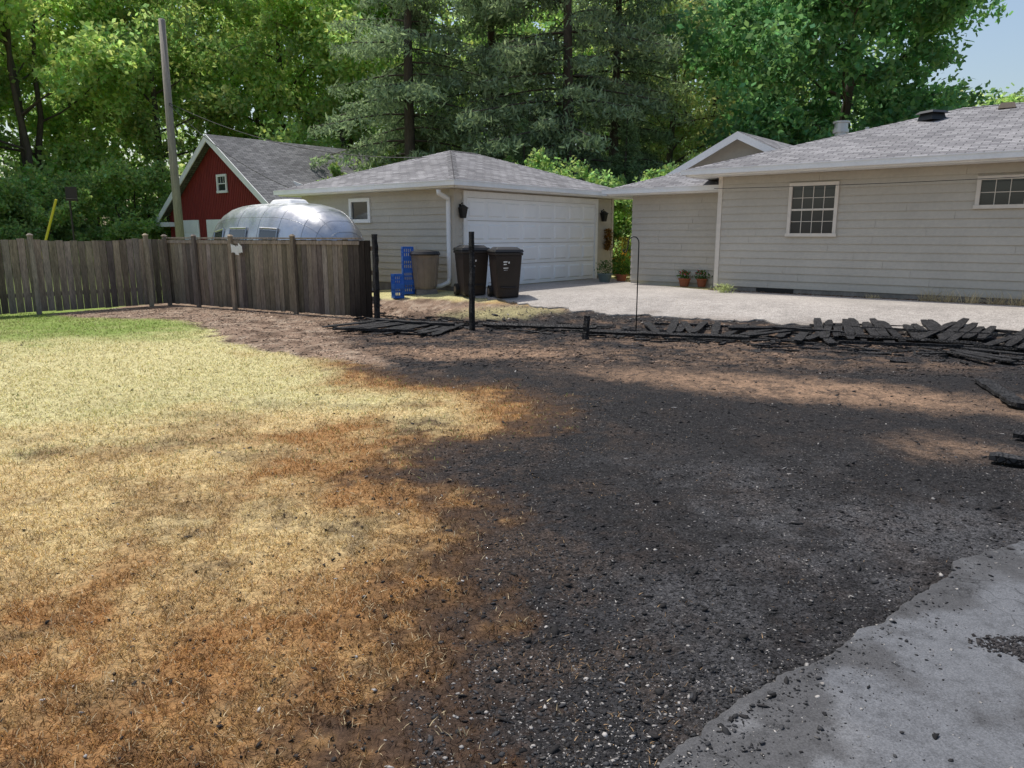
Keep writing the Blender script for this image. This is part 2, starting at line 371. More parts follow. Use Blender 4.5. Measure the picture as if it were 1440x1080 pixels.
lt=r.uniform(size=n)<(.04+.20*ss(3.2,2.3,y)+.12*ss(.5,.65,fbm(x,y,1.2,33,3)));cc[lt]=np.array([.24,.225,.21])*r.uniform(.3,1.7,(lt.sum(),1));sz[lt]*=.85
zf=lambda a,b:np.where(poly_sd(a,b,SLAB)>0.02,.026,gh(a,b))
chips('charred_gravel',x,y,sz,cc,r,zfun=zf)
r=R(12);x,y=sample(6500,r,1.8,12,-.7,.85);c_,m_,g_,mu_=ground_info(x,y);sl=poly_sd(x,y,SLAB)
keep=(r.uniform(size=len(x))<np.where(sl>.05,.0,1)*np.where(m_>.4,.5,.06));x,y=x[keep],y[keep];n=len(x)
sz=np.clip(np.exp(r.normal(math.log(.009),.35,n)),.005,.02)*(1+.05*y);cc=np.repeat([[.015,.014,.014]],n,0)*r.uniform(.5,2.0,(n,1))
lt=r.uniform(size=n)<.02;cc[lt]=[.25,.24,.23]
chips('charcoal_lumps',x,y,sz,cc,r,elong=2.0,zfun=zf)
r=R(13);x=r.uniform(-9.5,9,32000);y=r.uniform(7,16.5,32000)
c_,m_,g_,mu_=ground_info(x,y);k=(r.uniform(size=len(x))<mu_*.9)&(.453*x+.891*y<13.1);x,y,c_=x[k],y[k],c_[k];n=len(x)
chips('wood_chip_mulch',x,y,r.uniform(.010,.026,n),c_*r.uniform(.4,2.1,(n,1)),r,elong=2.0)
r=R(14);x,y=sample(1500,r,1.8,8,-.75,.1);c_,m_,g_,mu_=ground_info(x,y);k=(g_>.3)&(r.uniform(size=len(x))<.12+.88*ss(2.3,.2,-poly_sd(x,y,CHAR)));x,y=x[k],y[k];n=len(x)
cc=np.where((r.uniform(size=n)<.12)[:,None],np.array([[.42,.40,.38]]),np.array([[.03,.025,.022]]))*r.uniform(.6,1.3,(n,1))
chips('burnt_paper_scraps',x,y,r.uniform(.004,.012,n),cc,r,flat=.8,elong=1.6,zoff=.006)
# ------------------------------------------------------------------ grass
def blades(name,x,y,L,W,col,r,tilt=(.2,1.3)):
    n=len(x);a=r.uniform(0,2*math.pi,n);t=r.uniform(tilt[0],tilt[1],n)
    d=np.c_[np.cos(a)*np.sin(t),np.sin(a)*np.sin(t),np.cos(t)];b=r.uniform(0,2*math.pi,n)
    s=np.c_[np.cos(b),np.sin(b),np.zeros(n)]*W[:,None]*.5
    p=np.c_[x,y,gh(x,y)-.002]
    mid=p+d*L[:,None]*.55;tip=p+d*L[:,None]+np.c_[np.cos(a),np.sin(a),-np.ones(n)*.4]*L[:,None]*.18
    P=np.stack([p-s,p+s,mid+s*.8,mid-s*.8,tip],1).reshape(-1,3)
    o=np.arange(n)[:,None]*5
    F=np.concatenate([o+np.array([[0,1,2]]),o+np.array([[0,2,3]]),o+np.array([[3,2,4]])])
    return link(name,np_mesh(name,P,F,np.repeat(col,5,0),None,[ 'blade']))
r=R(15);x,y=sample(380000,r,1.6,16,-.85,.25,pw=.85,pad=.5)
c_,m_,g_,mu_=ground_info(x,y)
dens=g_*(.3+.8*ss(.3,.6,fbm(x,y,14,41,2)))
k=(r.uniform(size=len(x))<dens)&(y<15.5);x,y,c_=x[k],y[k],c_[k];n=len(x)
cv=c_*r.uniform(.45,1.7,(n,1))*np.c_[np.ones(n),r.uniform(.94,1.03,n),r.uniform(.8,1.15,n)]
hl=r.uniform(size=n)<.10;cv[hl]=np.array([.66,.54,.34])*r.uniform(.7,1.1,(hl.sum(),1))
hl=r.uniform(size=n)<.07*ss(4.0,6,y);cv[hl]=np.array([.22,.28,.09])*r.uniform(.7,1.2,(hl.sum(),1))
blades('dry_grass',x,y,r.uniform(.016,.04,n)*(1+.03*y),r.uniform(.002,.0034,n)*(1+.16*y),np.clip(cv,0,.85),r,(.3,1.45))
r=R(16);x,y=sample(45000,r,1.6,9,-.15,.8);c_,m_,g_,mu_=ground_info(x,y);sl=poly_sd(x,y,SLAB)
k=(m_>.3)&(sl<-.02)&(r.uniform(size=len(x))<.03+.8*ss(.5,.7,fbm(x,y,2.2,55,3))*ss(1.4,.2,poly_sd(x,y,CHAR))+.06*ss(.5,.7,fbm(x,y,2.2,55,3)));x,y=x[k],y[k];n=len(x)
cv=np.where((r.uniform(size=n)<.35)[:,None],np.array([[.33,.22,.12]]),np.array([[.05,.036,.027]]))*r.uniform(.5,1.4,(n,1))
blades('burnt_stubble',x,y,r.uniform(.010,.028,n),r.uniform(.0015,.003,n)*(1+.1*y),cv,r,(.6,1.5))
# ------------------------------------------------------------------ strips: slab, driveway
def strip(name,A,B,na,nb,zf,matk,jit=0,jd=(0,1),skirt=0,seed=0,colf=None):
    A=np.array(A,float);B=np.array(B,float)
    dA=np.r_[0,np.cumsum(np.hypot(*np.diff(A,axis=0).T))];t=np.linspace(0,dA[-1],na)
    a=np.c_[np.interp(t,dA,A[:,0]),np.interp(t,dA,A[:,1])];b=np.c_[np.interp(t,dA,B[:,0]),np.interp(t,dA,B[:,1])]
    if jit:
        j=(fbm(a[:,0],a[:,1],4,seed,5)-.5)*jit*1.3+(fbm(a[:,0],a[:,1],25,seed,3)-.5)*jit*.4
        a+=np.array(jd,float)[None]*j[:,None]
    s=np.linspace(0,1,nb)**1.6
    P=a[:,None]*(1-s[None,:,None])+b[:,None]*s[None,:,None]
    Z=zf(P[...,0],P[...,1]);V=np.concatenate([P,Z[...,None]],-1)
    if skirt:
        V[:,0,2]-=.012
        f=V[:,:1].copy();f[...,2]-=skirt;V=np.concatenate([f,V],1);nb+=1
    I=np.arange(na*nb).reshape(na,nb)
    F=np.stack([I[:-1,:-1],I[:-1,1:],I[1:,1:],I[1:,:-1]],-1).reshape(-1,4)
    V=V.reshape(-1,3);cl=colf(V[:,0],V[:,1]) if colf else np.ones((len(V),3))
    return link(name,np_mesh(name,V,F,cl,None,[matk],smooth=True))
def slabcol(x,y):
    sd=poly_sd(x,y,SLAB);n1=fbm(x,y,1.4,61,5);n2=fbm(x,y,5,62,5)
    c=np.ones(x.shape)[...,None]*C(.112,.116,.125)
    c=mixc(c,np.ones(x.shape)[...,None]*C(.17,.172,.178),ss(.48,.68,n1))
    c=mixc(c,np.ones(x.shape)[...,None]*C(.050,.049,.050),np.clip(.85*ss(.5,.68,n2*.6+n1*.4+.22*ss(.35,0,sd)),0,1))
    return c
strip('asphalt_slab',SLAB[:9],[(1,-3),(2,-3),(3.5,-2.5),(5,-1.5),(6.5,0),(8,2),(9,3),(9.5,4),(9.8,5)],700,110,lambda x,y:.026+0*x,'slab',jit=.08,jd=(-.6,.8),skirt=.05,seed=3,colf=slabcol)
def drivecol(x,y):
    n=.453*x+.891*y;k=.85*ss(13.8,12.7,n+(fbm(x,y,1.5,71,4)-.5)*1.6)
    return mixc(np.ones(x.shape)[...,None]*C(1,1,1),np.ones(x.shape)[...,None]*C(.45,.40,.36),k)
strip('driveway',[(-1.25,17.0),(-.3,15.9),(1.0,14.7),(2.4,13.8),(4.5,12.6),(7.5,10.8),(11,8.6),(16,5)],
      [(-1.0,17.9),(1.0,20.3),(2.85,22.6),(3.3,19.9),(4.59,17.5),(7.67,14.95),(11.5,11.8),(16.1,8)],300,90,lambda x,y:gh(x,y,False)+.03,'drive',jit=.45,jd=(.453,.891),skirt=.05,seed=8,colf=drivecol)
r=R(17);n=1500;a=r.uniform(0,6.28,n);q=np.sqrt(r.uniform(0,1,n))*(1+.25*np.sin(a*3))
x=2.07+q*np.cos(a)*.22+r.normal(size=n)*.02;y=2.62+q*np.sin(a)*.10+r.normal(size=n)*.012
chips('pothole_rubble',x,y,r.uniform(.003,.011,n),np.repeat([[.022,.02,.02]],n,0)*r.uniform(.4,2.6,(n,1)),r,zfun=lambda a,b:.026+0*a)
r=R(18);n=2600;x=r.uniform(.4,5,n);y=r.uniform(1.6,4.5,n);sl=poly_sd(x,y,SLAB);k=(sl>.05)&(r.uniform(size=n)<.25+.75*np.exp(-sl/.3));x,y=x[k],y[k];n=len(x)
cc=np.where((r.uniform(size=n)<.6)[:,None],np.array([[.03,.028,.028]]),np.array([[.30,.28,.26]]))*r.uniform(.5,1.5,(n,1))
chips('grit_on_slab',x,y,np.clip(np.exp(r.normal(math.log(.0022),.4,n)),.001,.006),cc,r,zfun=lambda a,b:.026+0*a)
r=R(19);n=6000;x=r.uniform(-1,9,n);y=r.uniform(9,16.5,n);nn=.453*x+.891*y;k=np.abs(nn-13.1+(fbm(x,y,1,3,3)-.5))<.45*r.uniform(0,1,n)**.5+.05;x,y=x[k],y[k];n=len(x)
chips('driveway_gravel',x,y,r.uniform(.01,.026,n),np.array([[.30,.26,.22]])*r.uniform(.2,1.4,(n,1)),r,zoff=.018)
# ------------------------------------------------------------------ buildings
A2=Vector((.636,.771,0)).normalized();B2=Vector((.771,-.636,0)).normalized();UP=Vector((0,0,1))
def siding(mb,p,d,n,L,z0,z1,holes=(),lap=.165,seed=0):
    r=R(seed);z=z0
    while z<z1-.01:
        zt=min(z+lap,z1);iv=[(0,L)]
        for (s0,s1,h0,h1) in holes:
            if min(zt,h1)-max(z,h0)>.5*(zt-z):
                nv=[]
                for (a,b) in iv:
                    if s1<=a or s0>=b: nv.append((a,b));continue
                    if s0>a: nv.append((a,s0))
                    if s1<b: nv.append((s1,b))
                iv=nv
        for (a,b) in iv:
            cuts=[a];c=a+r.uniform(.6,3.6)
            while c<b-.3: cuts+= [c];c+=r.uniform(2.4,3.6)
            cuts.append(b)
            for i in range(len(cuts)-1):
                s0=cuts[i]+(.0025 if i else 0);s1=cuts[i+1]-(.0025 if i<len(cuts)-2 else 0)
                o0=p+d*s0;o1=p+d*s1;k=.028+r.uniform(-.002,.002)
                q=[o0+n*k+UP*z,o1+n*k+UP*z,o1+n*.006+UP*zt,o0+n*.006+UP*zt]
                mb.face(q);mb.face([o0+UP*z,o1+UP*z,o1+n*k+UP*z,o0+n*k+UP*z])
                mb.face([o0+UP*z,o0+n*k+UP*z,o0+n*.006+UP*zt]);mb.face([o1+UP*z,o1+n*.006+UP*zt,o1+n*k+UP*z])
        z=zt
def window(name,p,d,n,s0,s1,z0,z1,par,cols,rows,fk='cream',mid=True,fw=.06):
    f=MB();g=MB()
    def bx(mb,a,b,c,e,o0,o1): mb.box(p+d*a+n*o0+UP*c,d*(b-a),n*(o1-o0),UP*(e-c))
    bx(f,s0,s1,z1-fw,z1,.006,.055);bx(f,s0-.02,s1+.02,z0,z0+fw,.006,.07)
    bx(f,s0,s0+fw,z0+fw,z1-fw,.006,.055);bx(f,s1-fw,s1,z0+fw,z1-fw,.006,.055)
    a,b,c,e=s0+fw,s1-fw,z0+fw,z1-fw
    if mid: zm=(c+e)/2;bx(f,a,b,zm-.02,zm+.02,.010,.042)
    for i in range(1,cols):
        x=a+(b-a)*i/cols;bx(f,x-.006,x+.006,c if rows>2 or not mid else (c+e)/2,e,.0095,.026)
    for j in range(1,rows):
        if mid and j*2==rows: continue
        z=c+(e-c)*j/rows;bx(f,a,b,z-.006,z+.006,.0092,.0245)
    bx(g,a,b,c,e,.004,.009)
    f.build(name+'_frame',[fk],par);g.build(name+'_glass',['glass'],par)
def hip_roof(name,o,da,db,La,Lb,z,rise_slope,par,mk='shingle'):
    mb=MB();w=min(La,Lb)/2;h=w*rise_slope;zt=z+.16;rr=R(3)
    c=[o,o+da*La,o+da*La+db*Lb,o+db*Lb];c=[q+UP*zt for q in c]
    if La>=Lb: r0=o+da*w+db*w;r1=o+da*(La-w)+db*w
    else: r0=o+da*w+db*w;r1=o+da*w+db*(Lb-w)
    r0=r0+UP*(zt+h);r1=r1+UP*(zt+h);sl=math.hypot(w,h)
    def pl(p0,p1,q1,q0,L,off0,off1):
        mb.face([p0,p1,q1,q0] if (q1-q0).length>1e-3 else [p0,p1,q0],[(0,0),(L,0),(L-off1,sl),(off0,sl)] if (q1-q0).length>1e-3 else [(0,0),(L,0),(off0,sl)])
    if La>=Lb:
        pl(c[0],c[1],r1,r0,La,w,w);pl(c[1],c[2],r1,r1,Lb,w,w);pl(c[2],c[3],r0,r1,La,w,w);pl(c[3],c[0],r0,r0,Lb,w,w)
    else:
        pl(c[0],c[1],r0,r0,La,w,w);pl(c[1],c[2],r1,r0,Lb,w,w);pl(c[2],c[3],r1,r1,La,w,w);pl(c[3],c[0],r0,r1,Lb,w,w)
    mb.build(name+'_shingles',[mk],par)
    cp=MB()
    def cap(p,q):
        d=(q-p);L=d.length;d.normalize();s=d.cross(UP).normalized();n=int(L/.2)
        for i in range(n):
            a=p+d*(L*i/n);b=p+d*(L*(i+1)/n+.02);u0=rr.randint(0,40)*.3;v0=rr.randint(0,40)*.14
            for sg in (1,-1):
                e=s*sg*.12-UP*.036
                cp.face([a+UP*.016,b+UP*.006,b+e+UP*.006,a+e+UP*.016],[(u0+.02,v0),(u0+.28,v0),(u0+.28,v0+.12),(u0+.02,v0+.12)])
    ends={0:r0,1:(r1 if La>=Lb else r0),2:r1,3:(r0 if La>=Lb else r1)}
    for i in range(4): cap(c[i],ends[i])
    if (r1-r0).length>.1: cap(r0,r1)
    cp.build(name+'_caps',[mk],par)
    f=MB();ce=(c[0]+c[2])/2
    for i in range(4):
        p,q=c[i],c[(i+1)%4];d=(q-p).normalized();n=d.cross(UP);n=n if n.dot(ce-p)<0 else -n
        L=(q-p).length
        f.box(p-UP*.16-d*.0+n*-.02,d*L,n*.02,UP*.155)
        g0=p-UP*.125+n*.003-d*.09;gl=L+.18
        f.box(g0+n*0,d*gl,n*.012,UP*.115);f.box(g0+n*.012,d*gl,n*.07,UP*.012);f.box(g0+n*.082,d*gl,n*.012,UP*.115)
        f.box(g0+n*.07+UP*.1,d*gl,n*.034,UP*.018)
    s=[q-UP*.152 for q in c];f.face(s)
    f.build(name+'_fascia_gutter',['white'],par)
G=empty('detached_garage')
W0=Vector((-1.336,17.63,0));E0=Vector((-1.275,17.0,0));nb=-B2
GL=6.86;GW=5.87
core=MB();core.box(W0+UP*-.1,A2*GL,nb*GW,UP*2.75);core.build('garage_core',['siding'],G)
s=MB();ho=(.25,5.98,0.0,2.62)
siding(s,W0,A2,B2,GL,.42,2.64,[ho],seed=1);siding(s,W0,nb,-A2,GW,.42,2.64,[(2.93,3.77,1.9,2.52)],seed=2)
siding(s,W0+nb*GW,A2,nb,GL,.42,2.64,seed=3)
s.build('garage_siding',['siding'],G)
t=MB()
for (p,dd,n) in ((W0,A2,B2),(W0+A2*(GL-.11),A2,B2)): t.box(p+n*.001+UP*.4,dd*.11,n*.034,UP*2.24)
t.box(W0-A2*.035+nb*-.034+UP*.401,nb*.145,A2*.036,UP*2.235)
t.build('corner_boards',['siding'],G)
f=MB();f.box(W0+B2*.012-A2*.012+UP*-.1,A2*(.25),nb*(GW),UP*.51);f.box(W0+A2*5.98+B2*.012+UP*-.1,A2*.88,nb*.3,UP*.51);f.build('garage_foundation',['found'],G)
d=MB();ds0,ds1,dz0,dz1=.38,5.85,.335,2.46
dw=ds1-ds0;dh=dz1-dz0
for j in range(4):
    zz=dz0+dh*j/4
    d.box(W0+A2*ds0+B2*.002+UP*(zz+.007),A2*dw,B2*.022,UP*(dh/4-.014))
    for i in range(8):
        a=ds0+dw*i/8+.07;w=dw/8-.14;h=dh/4-.17;b=zz+.085
        P=[(a,b),(a+w,b),(a+w,b+h),(a,b+h)];k=.035
        Q=[(a+k,b+k),(a+w-k,b+k),(a+w-k,b+h-k),(a+k,b+h-k)]
        o=lambda q,e:W0+A2*q[0]+B2*e+UP*q[1]
        for u in range(4):
            v=(u+1)%4;d.face([o(P[u],.0245),o(P[v],.0245),o(Q[v],.05),o(Q[u],.05)])
        d.face([o(q,.05) for q in Q])
d.build('garage_door_panels',['door'],G)
t=MB();t.box(W0+A2*(ds0-.12)+B2*.003+UP*.31,A2*.12,B2*.06,UP*2.3);t.box(W0+A2*ds1+B2*.003+UP*.31,A2*.12,B2*.06,UP*2.3)
t.box(W0+A2*ds0+B2*.0035+UP*2.46,A2*dw,B2*.058,UP*.145);t.build('garage_door_trim',['white'],G)
window('garage_window',W0,nb,-A2,2.93,3.77,1.9,2.52,G,1,1,'white',False,.09)
hip_roof('garage_roof',E0,A2,nb,7.76,6.77,2.64,.33,G)
t=MB();q=W0+nb*.12-A2*.07;e=E0+nb*.5+UP*2.6
t.tube([e+UP*.0,e-UP*.08,q+UP*2.42,q+UP*2.3,q+UP*.62,q+UP*.5-A2*.03,q+UP*.42-A2*.16+nb*.12,q+UP*.38-A2*.3+nb*.35],.055,8)
t.build('downspout',['white'],G,smooth=True)
t=MB()
for s_ in (.17,6.2):
    p=W0+A2*s_+B2*.12
    t.box(p-A2*.03-B2*.12+UP*2.08,A2*.06,B2*.03,UP*.22);t.tube([p-B2*.1+UP*2.26,p-B2*.02+UP*2.33,p+UP*2.27],.012,6)
    t.frustum((p.x,p.y),.1,.1,.16,.16,1.98,2.2,.7);t.frustum((p.x,p.y),.2,.2,.04,.04,2.2,2.28,.7)
t.build('wall_lanterns',['black'],G)
H=empty('ranch_house')
P0=Vector((4.84,17.8,0));HE=Vector((4.0,17.7,0));nA=-A2
core=MB();core.box(P0+UP*-.2,B2*15.8,A2*8.0,UP*3.13);core.build('house_core',['siding'],H)
s=MB();siding(s,P0,B2,nA,15.8,.42,2.92,[(1.61,2.65,1.56,2.70),(5.14,6.7,2.08,2.68),(9,10.2,1.5,2.68)],seed=5)
siding(s,P0,A2,-B2,8,.42,2.92,seed=6);s.build('house_siding',['siding'],H)
t=MB();t.box(P0+nA*.036-B2*.036+UP*.4,B2*.10,A2*.035,UP*2.52);t.box(P0+B2*-.037+UP*.401,B2*.036,A2*.1,UP*2.515);t.build('house_corner_board',['cream'],H)
f=MB();f.box(P0+nA*.012-B2*.012+UP*-.1,B2*15.8,A2*.3,UP*.515);f.build('house_foundation',['found'],H)
f=MB()
f.box(P0+B2*1.0+nA*.02+UP*.31,B2*.85,A2*.012,UP*.10);f.build('crawlspace_vent',['black'],H)
window('house_window',P0,B2,nA,1.61,2.65,1.56,2.70,H,4,4,'cream',True,.07)
window('house_window_high',P0,B2,nA,5.14,6.7,2.08,2.68,H,6,2,'cream',False,.07)
window('house_window_far',P0,B2,nA,9,10.2,1.5,2.68,H,4,4,'cream',True,.07)
hip_roof('house_roof',HE,B2,A2,17,9.3,2.90,.31,H)
v=MB();p=HE+A2*3.55+B2*4.25
zr=3.06+3.55*.31
v.frustum((p.x,p.y),.42,.42,.34,.34,zr-.02,zr+.13,.3);v.frustum((p.x,p.y),.50,.50,.36,.36,zr+.13,zr+.19,.3)
v.build('roof_vent',['black'],H)
v=MB();p=HE+A2*4.2+B2*5.6;zr=3.06+4.2*.31;v.frustum((p.x,p.y),.34,.3,.26,.24,zr-.02,zr+.10,-.6);v.build('roof_ridge_vent',['tan'],H)
v=MB();p=HE+A2*5.0+B2*1.85
v.tube([p+UP*3.4,p+UP*4.25],.15,14);v.tube([p+UP*4.22,p+UP*4.30],.2,14);v.tube([p+UP*4.30,p+UP*4.46],.17,14);v.tube([p+UP*4.46,p+UP*4.5],.21,14)
v.build('flue_pipe',['galv'],H)
v=MB();p=HE+A2*4.6+B2*2.6;v.tube([p+UP*3.4,p+UP*4.25],.05,8);v.build('plumbing_vent',['galv'],H)
Q0=Vector((3.2,20.2,0))
core=MB();core.box(Q0+UP*-.2,B2*4.2,A2*5,UP*2.82);core.build('wing_core',['siding'],H)
s=MB();siding(s,Q0,B2,nA,3.2,.40,2.62,seed=8);siding(s,Q0,A2,-B2,5,.40,2.62,seed=9);s.build('wing_siding',['siding'],H)
hip_roof('wing_roof',Q0-B2*.5-A2*.5,B2,A2,8,6,2.60,.33,H)
gc=Vector((6.35,21.3,0));hw=1.75;zp=4.28;ze=3.42
g=MB();
g.face([gc-B2*hw+UP*2.9,gc+B2*hw+UP*2.9,gc+B2*hw+UP*ze,gc+UP*zp,gc-B2*hw+UP*ze]);g.build('gable_wall',['siding'],H)
g=MB();sl=(zp-ze)/hw;ov=.35
for sg in (1,-1):
    a0=gc-A2*.4+UP*(zp+.06);a1=gc+A2*4.5+UP*(zp+.06);e=B2*sg*(hw+ov)-UP*sl*(hw+ov);L=e.length
    g.face([a0,a1,a1+e,a0+e] if sg<0 else [a0,a0+e,a1+e,a1],[(0,0),(4.9,0),(4.9,L),(0,L)] if sg<0 else [(0,0),(0,L),(4.9,L),(4.9,0)])
g.build('gable_roof',['shingle'],H)
g=MB()
for sg in (1,-1):
    a0=gc-A2*.41+UP*(zp+.05);e=B2*sg*(hw+ov)-UP*sl*(hw+ov)
    g.box(a0-UP*.2,e,-A2*.03,UP*.2);g.box(a0-UP*.035+A2*.01,e,A2*.4,UP*.02)
    g.box(a0+e-UP*.17,A2*4.8,B2*sg*.02,UP*.17)
g.build('gable_fascia',['white'],H)
BN=empty('red_barn')
bc=Vector((-12.6,33,0));hw=4.9;zp=5.65;sl=.68;L=9.1
def bz(w): return zp-abs(w)*sl
b=MB();nseg=66
for i in range(nseg):
    w0=-hw+.35+(2*hw-.7)*i/nseg;w1=-hw+.35+(2*hw-.7)*(i+1)/nseg
    b.face([gq for gq in (bc+B2*w0,bc+B2*w1,bc+B2*w1+UP*(bz(w1)-.02),bc+B2*w0+UP*(bz(w0)-.02))])
    b.box(bc+B2*(w0-.015)-A2*.025,B2*.03,A2*.024,UP*(bz(w0)-.05))
b.box(bc-B2*(hw-.35)+A2*.01,B2*(2*hw-.7),A2*L,UP*(bz(hw)+.1))
b.build('barn_walls',['red'],BN)
g=MB()
for sg in (1,-1):
    a0=bc-A2*.4+UP*(zp+.1);a1=bc+A2*L+UP*(zp+.1);e=B2*sg*(hw+.15)-UP*sl*(hw+.15);l=e.length
    g.face([a0,a0+e,a1+e,a1],[(0,0),(0,l),(L,l),(L,0)])
    g.face([a0-UP*.06,a0+e-UP*.06,a1+e-UP*.06,a1-UP*.06],[(0,0),(0,l),(L,l),(L,0)])
a0=bc+A2*1.8+B2*2.9+UP*(bz(2.9)+.16);a1=bc+A2*L+B2*2.9+UP*(bz(2.9)+.16);e=B2*4.3-UP*1.15
g.face([a0,a0+e,a1+e,a1],[(0,0),(0,4),(8,4),(8,0)])
g.build('barn_roof',['shingle2'],BN)
g=MB()
for sg in (1,-1):
    a0=bc-A2*.42+UP*(zp+.1);e=B2*sg*(hw+.2)-UP*sl*(hw+.2);g.box(a0-UP*.3,e,-A2*.04,UP*.3)
g.box(bc-A2*.42-B2*(hw+.2)+UP*(bz(hw)-.35),B2*1.2,A2*.35,UP*.2)
a0=bc+A2*1.78+B2*2.9+UP*(bz(2.9)+.15);e=B2*4.3-UP*1.15;g.box(a0-UP*.25,e,-A2*.04,UP*.25)
for (w,ww) in ((-3.6,1.7),(-1.2,1.9),(1.2,1.7)):
    g.box(bc+B2*w-A2*.05,B2*ww,A2*.04,UP*2.25)
    for k in range(4): g.box(bc+B2*(w+.1)-A2*.07+UP*(.12+k*.53),B2*(ww-.2),A2*.019,UP*.40)
g.build('barn_white_trim',['white'],BN)
window('barn_loft_window',bc-A2*.03,B2,nA,-.05,.75,3.35,4.12,BN,3,2,'white',True,.1)
# ------------------------------------------------------------------ fence
FB=lambda r,k=1.:tuple(np.array([.295,.245,.198])*k*r.uniform(.55,1.35)*np.array([1,r.uniform(.94,1.03),r.uniform(.85,1.06)]))
def fence(name,p0,p1,zt,posts,seed,char_end=False,cap=True):
    r=R(seed);par=empty(name);p0=Vector((*p0,0));p1=Vector((*p1,0));d=(p1-p0);L=d.length;d.normalize();n=Vector((-d.y,d.x,0))
    if n.y>0: n=-n
    mb=MB();s=0
    while s<L-.05:
        w=.138+r.uniform(-.006,.006);w=min(w,L-s);p=p0+d*s
        h=zt+r.uniform(-.012,.012)-.05*math.sin(math.pi*((s%2.4)/2.4))*(0 if cap else 1)
        b=g1(p.x,p.y)+.03+r.uniform(0,.02)
        tch=float(ss(L-1.0,L-.25,s+r.uniform(-.12,.12))) if char_end else 0
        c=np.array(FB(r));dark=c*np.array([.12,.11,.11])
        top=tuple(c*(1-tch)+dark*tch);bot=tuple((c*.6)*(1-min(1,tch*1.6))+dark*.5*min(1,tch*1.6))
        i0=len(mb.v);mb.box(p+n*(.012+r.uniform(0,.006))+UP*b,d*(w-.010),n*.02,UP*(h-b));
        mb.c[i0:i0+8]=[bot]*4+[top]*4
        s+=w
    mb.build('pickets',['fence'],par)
    mb=MB();mb.col=FB(r,.8)
    for z in (.35,.85,1.3): mb.box(p0-n*.03+UP*z,d*L,n*.038,UP*.085)
    if cap:
        mb.col=(.36,.29,.23);Lc=L-.3 if char_end else L
        mb.box(p0+n*.040+UP*(zt-.09),d*Lc,n*.02,UP*.07);mb.box(p0-n*.03+UP*(zt+.014),d*Lc,n*.10,UP*.03)
    mb.build('rails',['fence'],par)
    mb=MB()
    for s in posts:
        mb.col=FB(r,1.0);p=p0+d*s
        mb.box(p+n*.062-d*.045+UP*-.1,d*.09,n*.06,UP*(zt+.17));mb.frustum((p.x+n.x*.092,p.y+n.y*.092),.11,.11,.03,.03,zt+.07,zt+.11,math.atan2(d.y,d.x))
    mb.build('posts',['fence'],par)
    return par
fence('wooden_fence',(-13.2,11.6),(-7.9,17.35),1.52,[.3,2.7,5.05,7.3],21,cap=False)
fence('wooden_fence',(-7.9,17.35),(-2.62,14.25),1.50,[0.02,1.05,2.25,4.1],22,char_end=True)
p=MB();r=R(4)
for k in range(5):
    a=r.uniform(0,.1);o=Vector((-5.96+k*.05,16.03-k*.03,1.22+r.uniform(-.03,.03)))
    p.face([o,o+Vector((.10,-.06,r.uniform(-.03,.03))),o+Vector((.10,-.08,.11)),o+Vector((0,-.02,.10+a))])
p.build('white_notice_paper',['white'])
def wobpost(name,x,y,h,w,seed,lean=(0,0)):
    r=R(seed);mb=MB();z0=g1(x,y)-.05;n=14;P=[];Rr=[]
    for i in range(n+1):
        t=i/n;P.append((x+lean[0]*t+r.uniform(-.006,.006),y+lean[1]*t,z0+h*t));Rr.append(w*.62*(1+r.uniform(-.10,.06))*(1-.12*t))
    mb.tube(P,Rr,4);return mb.build(name,['char'])
wobpost('charred_fence_post',-2.56,14.12,1.66,.10,1);wobpost('charred_fence_post',-.68,12.6,1.70,.088,2,(.01,0))
wobpost('charred_post_stump',1.14,11.5,.42,.09,3,(.03,0))
# ------------------------------------------------------------------ fallen charred fence
def board(mb,c,ang,L,W,T,tilt,roll,r,n=7):
    d=Vector((math.cos(ang),math.sin(ang),0));w=UP.cross(d);d=(d*math.cos(tilt)+UP*math.sin(tilt));u=d.cross(w)
    w,u=w*math.cos(roll)+u*math.sin(roll),u*math.cos(roll)-w*math.sin(roll)
    c=Vector(c);rings=[]
    for i in range(n+1):
        t=i/n-.5;ww=W*.5*(1+r.uniform(-.22,.08));tt=T*.5*(1+r.uniform(-.3,.15))
        if i in(0,n): ww*=r.uniform(.4,.9)
        o=c+d*(L*t)+w*r.uniform(-.008,.008)
        rings.append([mb.vert(o+w*a*ww+u*b*tt) for a,b in ((-1,-1),(1,-1),(1,1),(-1,1))])
    for i in range(n):
        for j in range(4):
            mb.f.append([rings[i][j],rings[i][(j+1)%4],rings[i+1][(j+1)%4],rings[i+1][j]]);mb.m.append(mb.mi);mb.uv.append(None)
    for q in (rings[0][::-1],rings[-1]): mb.f.append(list(q));mb.m.append(mb.mi);mb.uv.append(None)
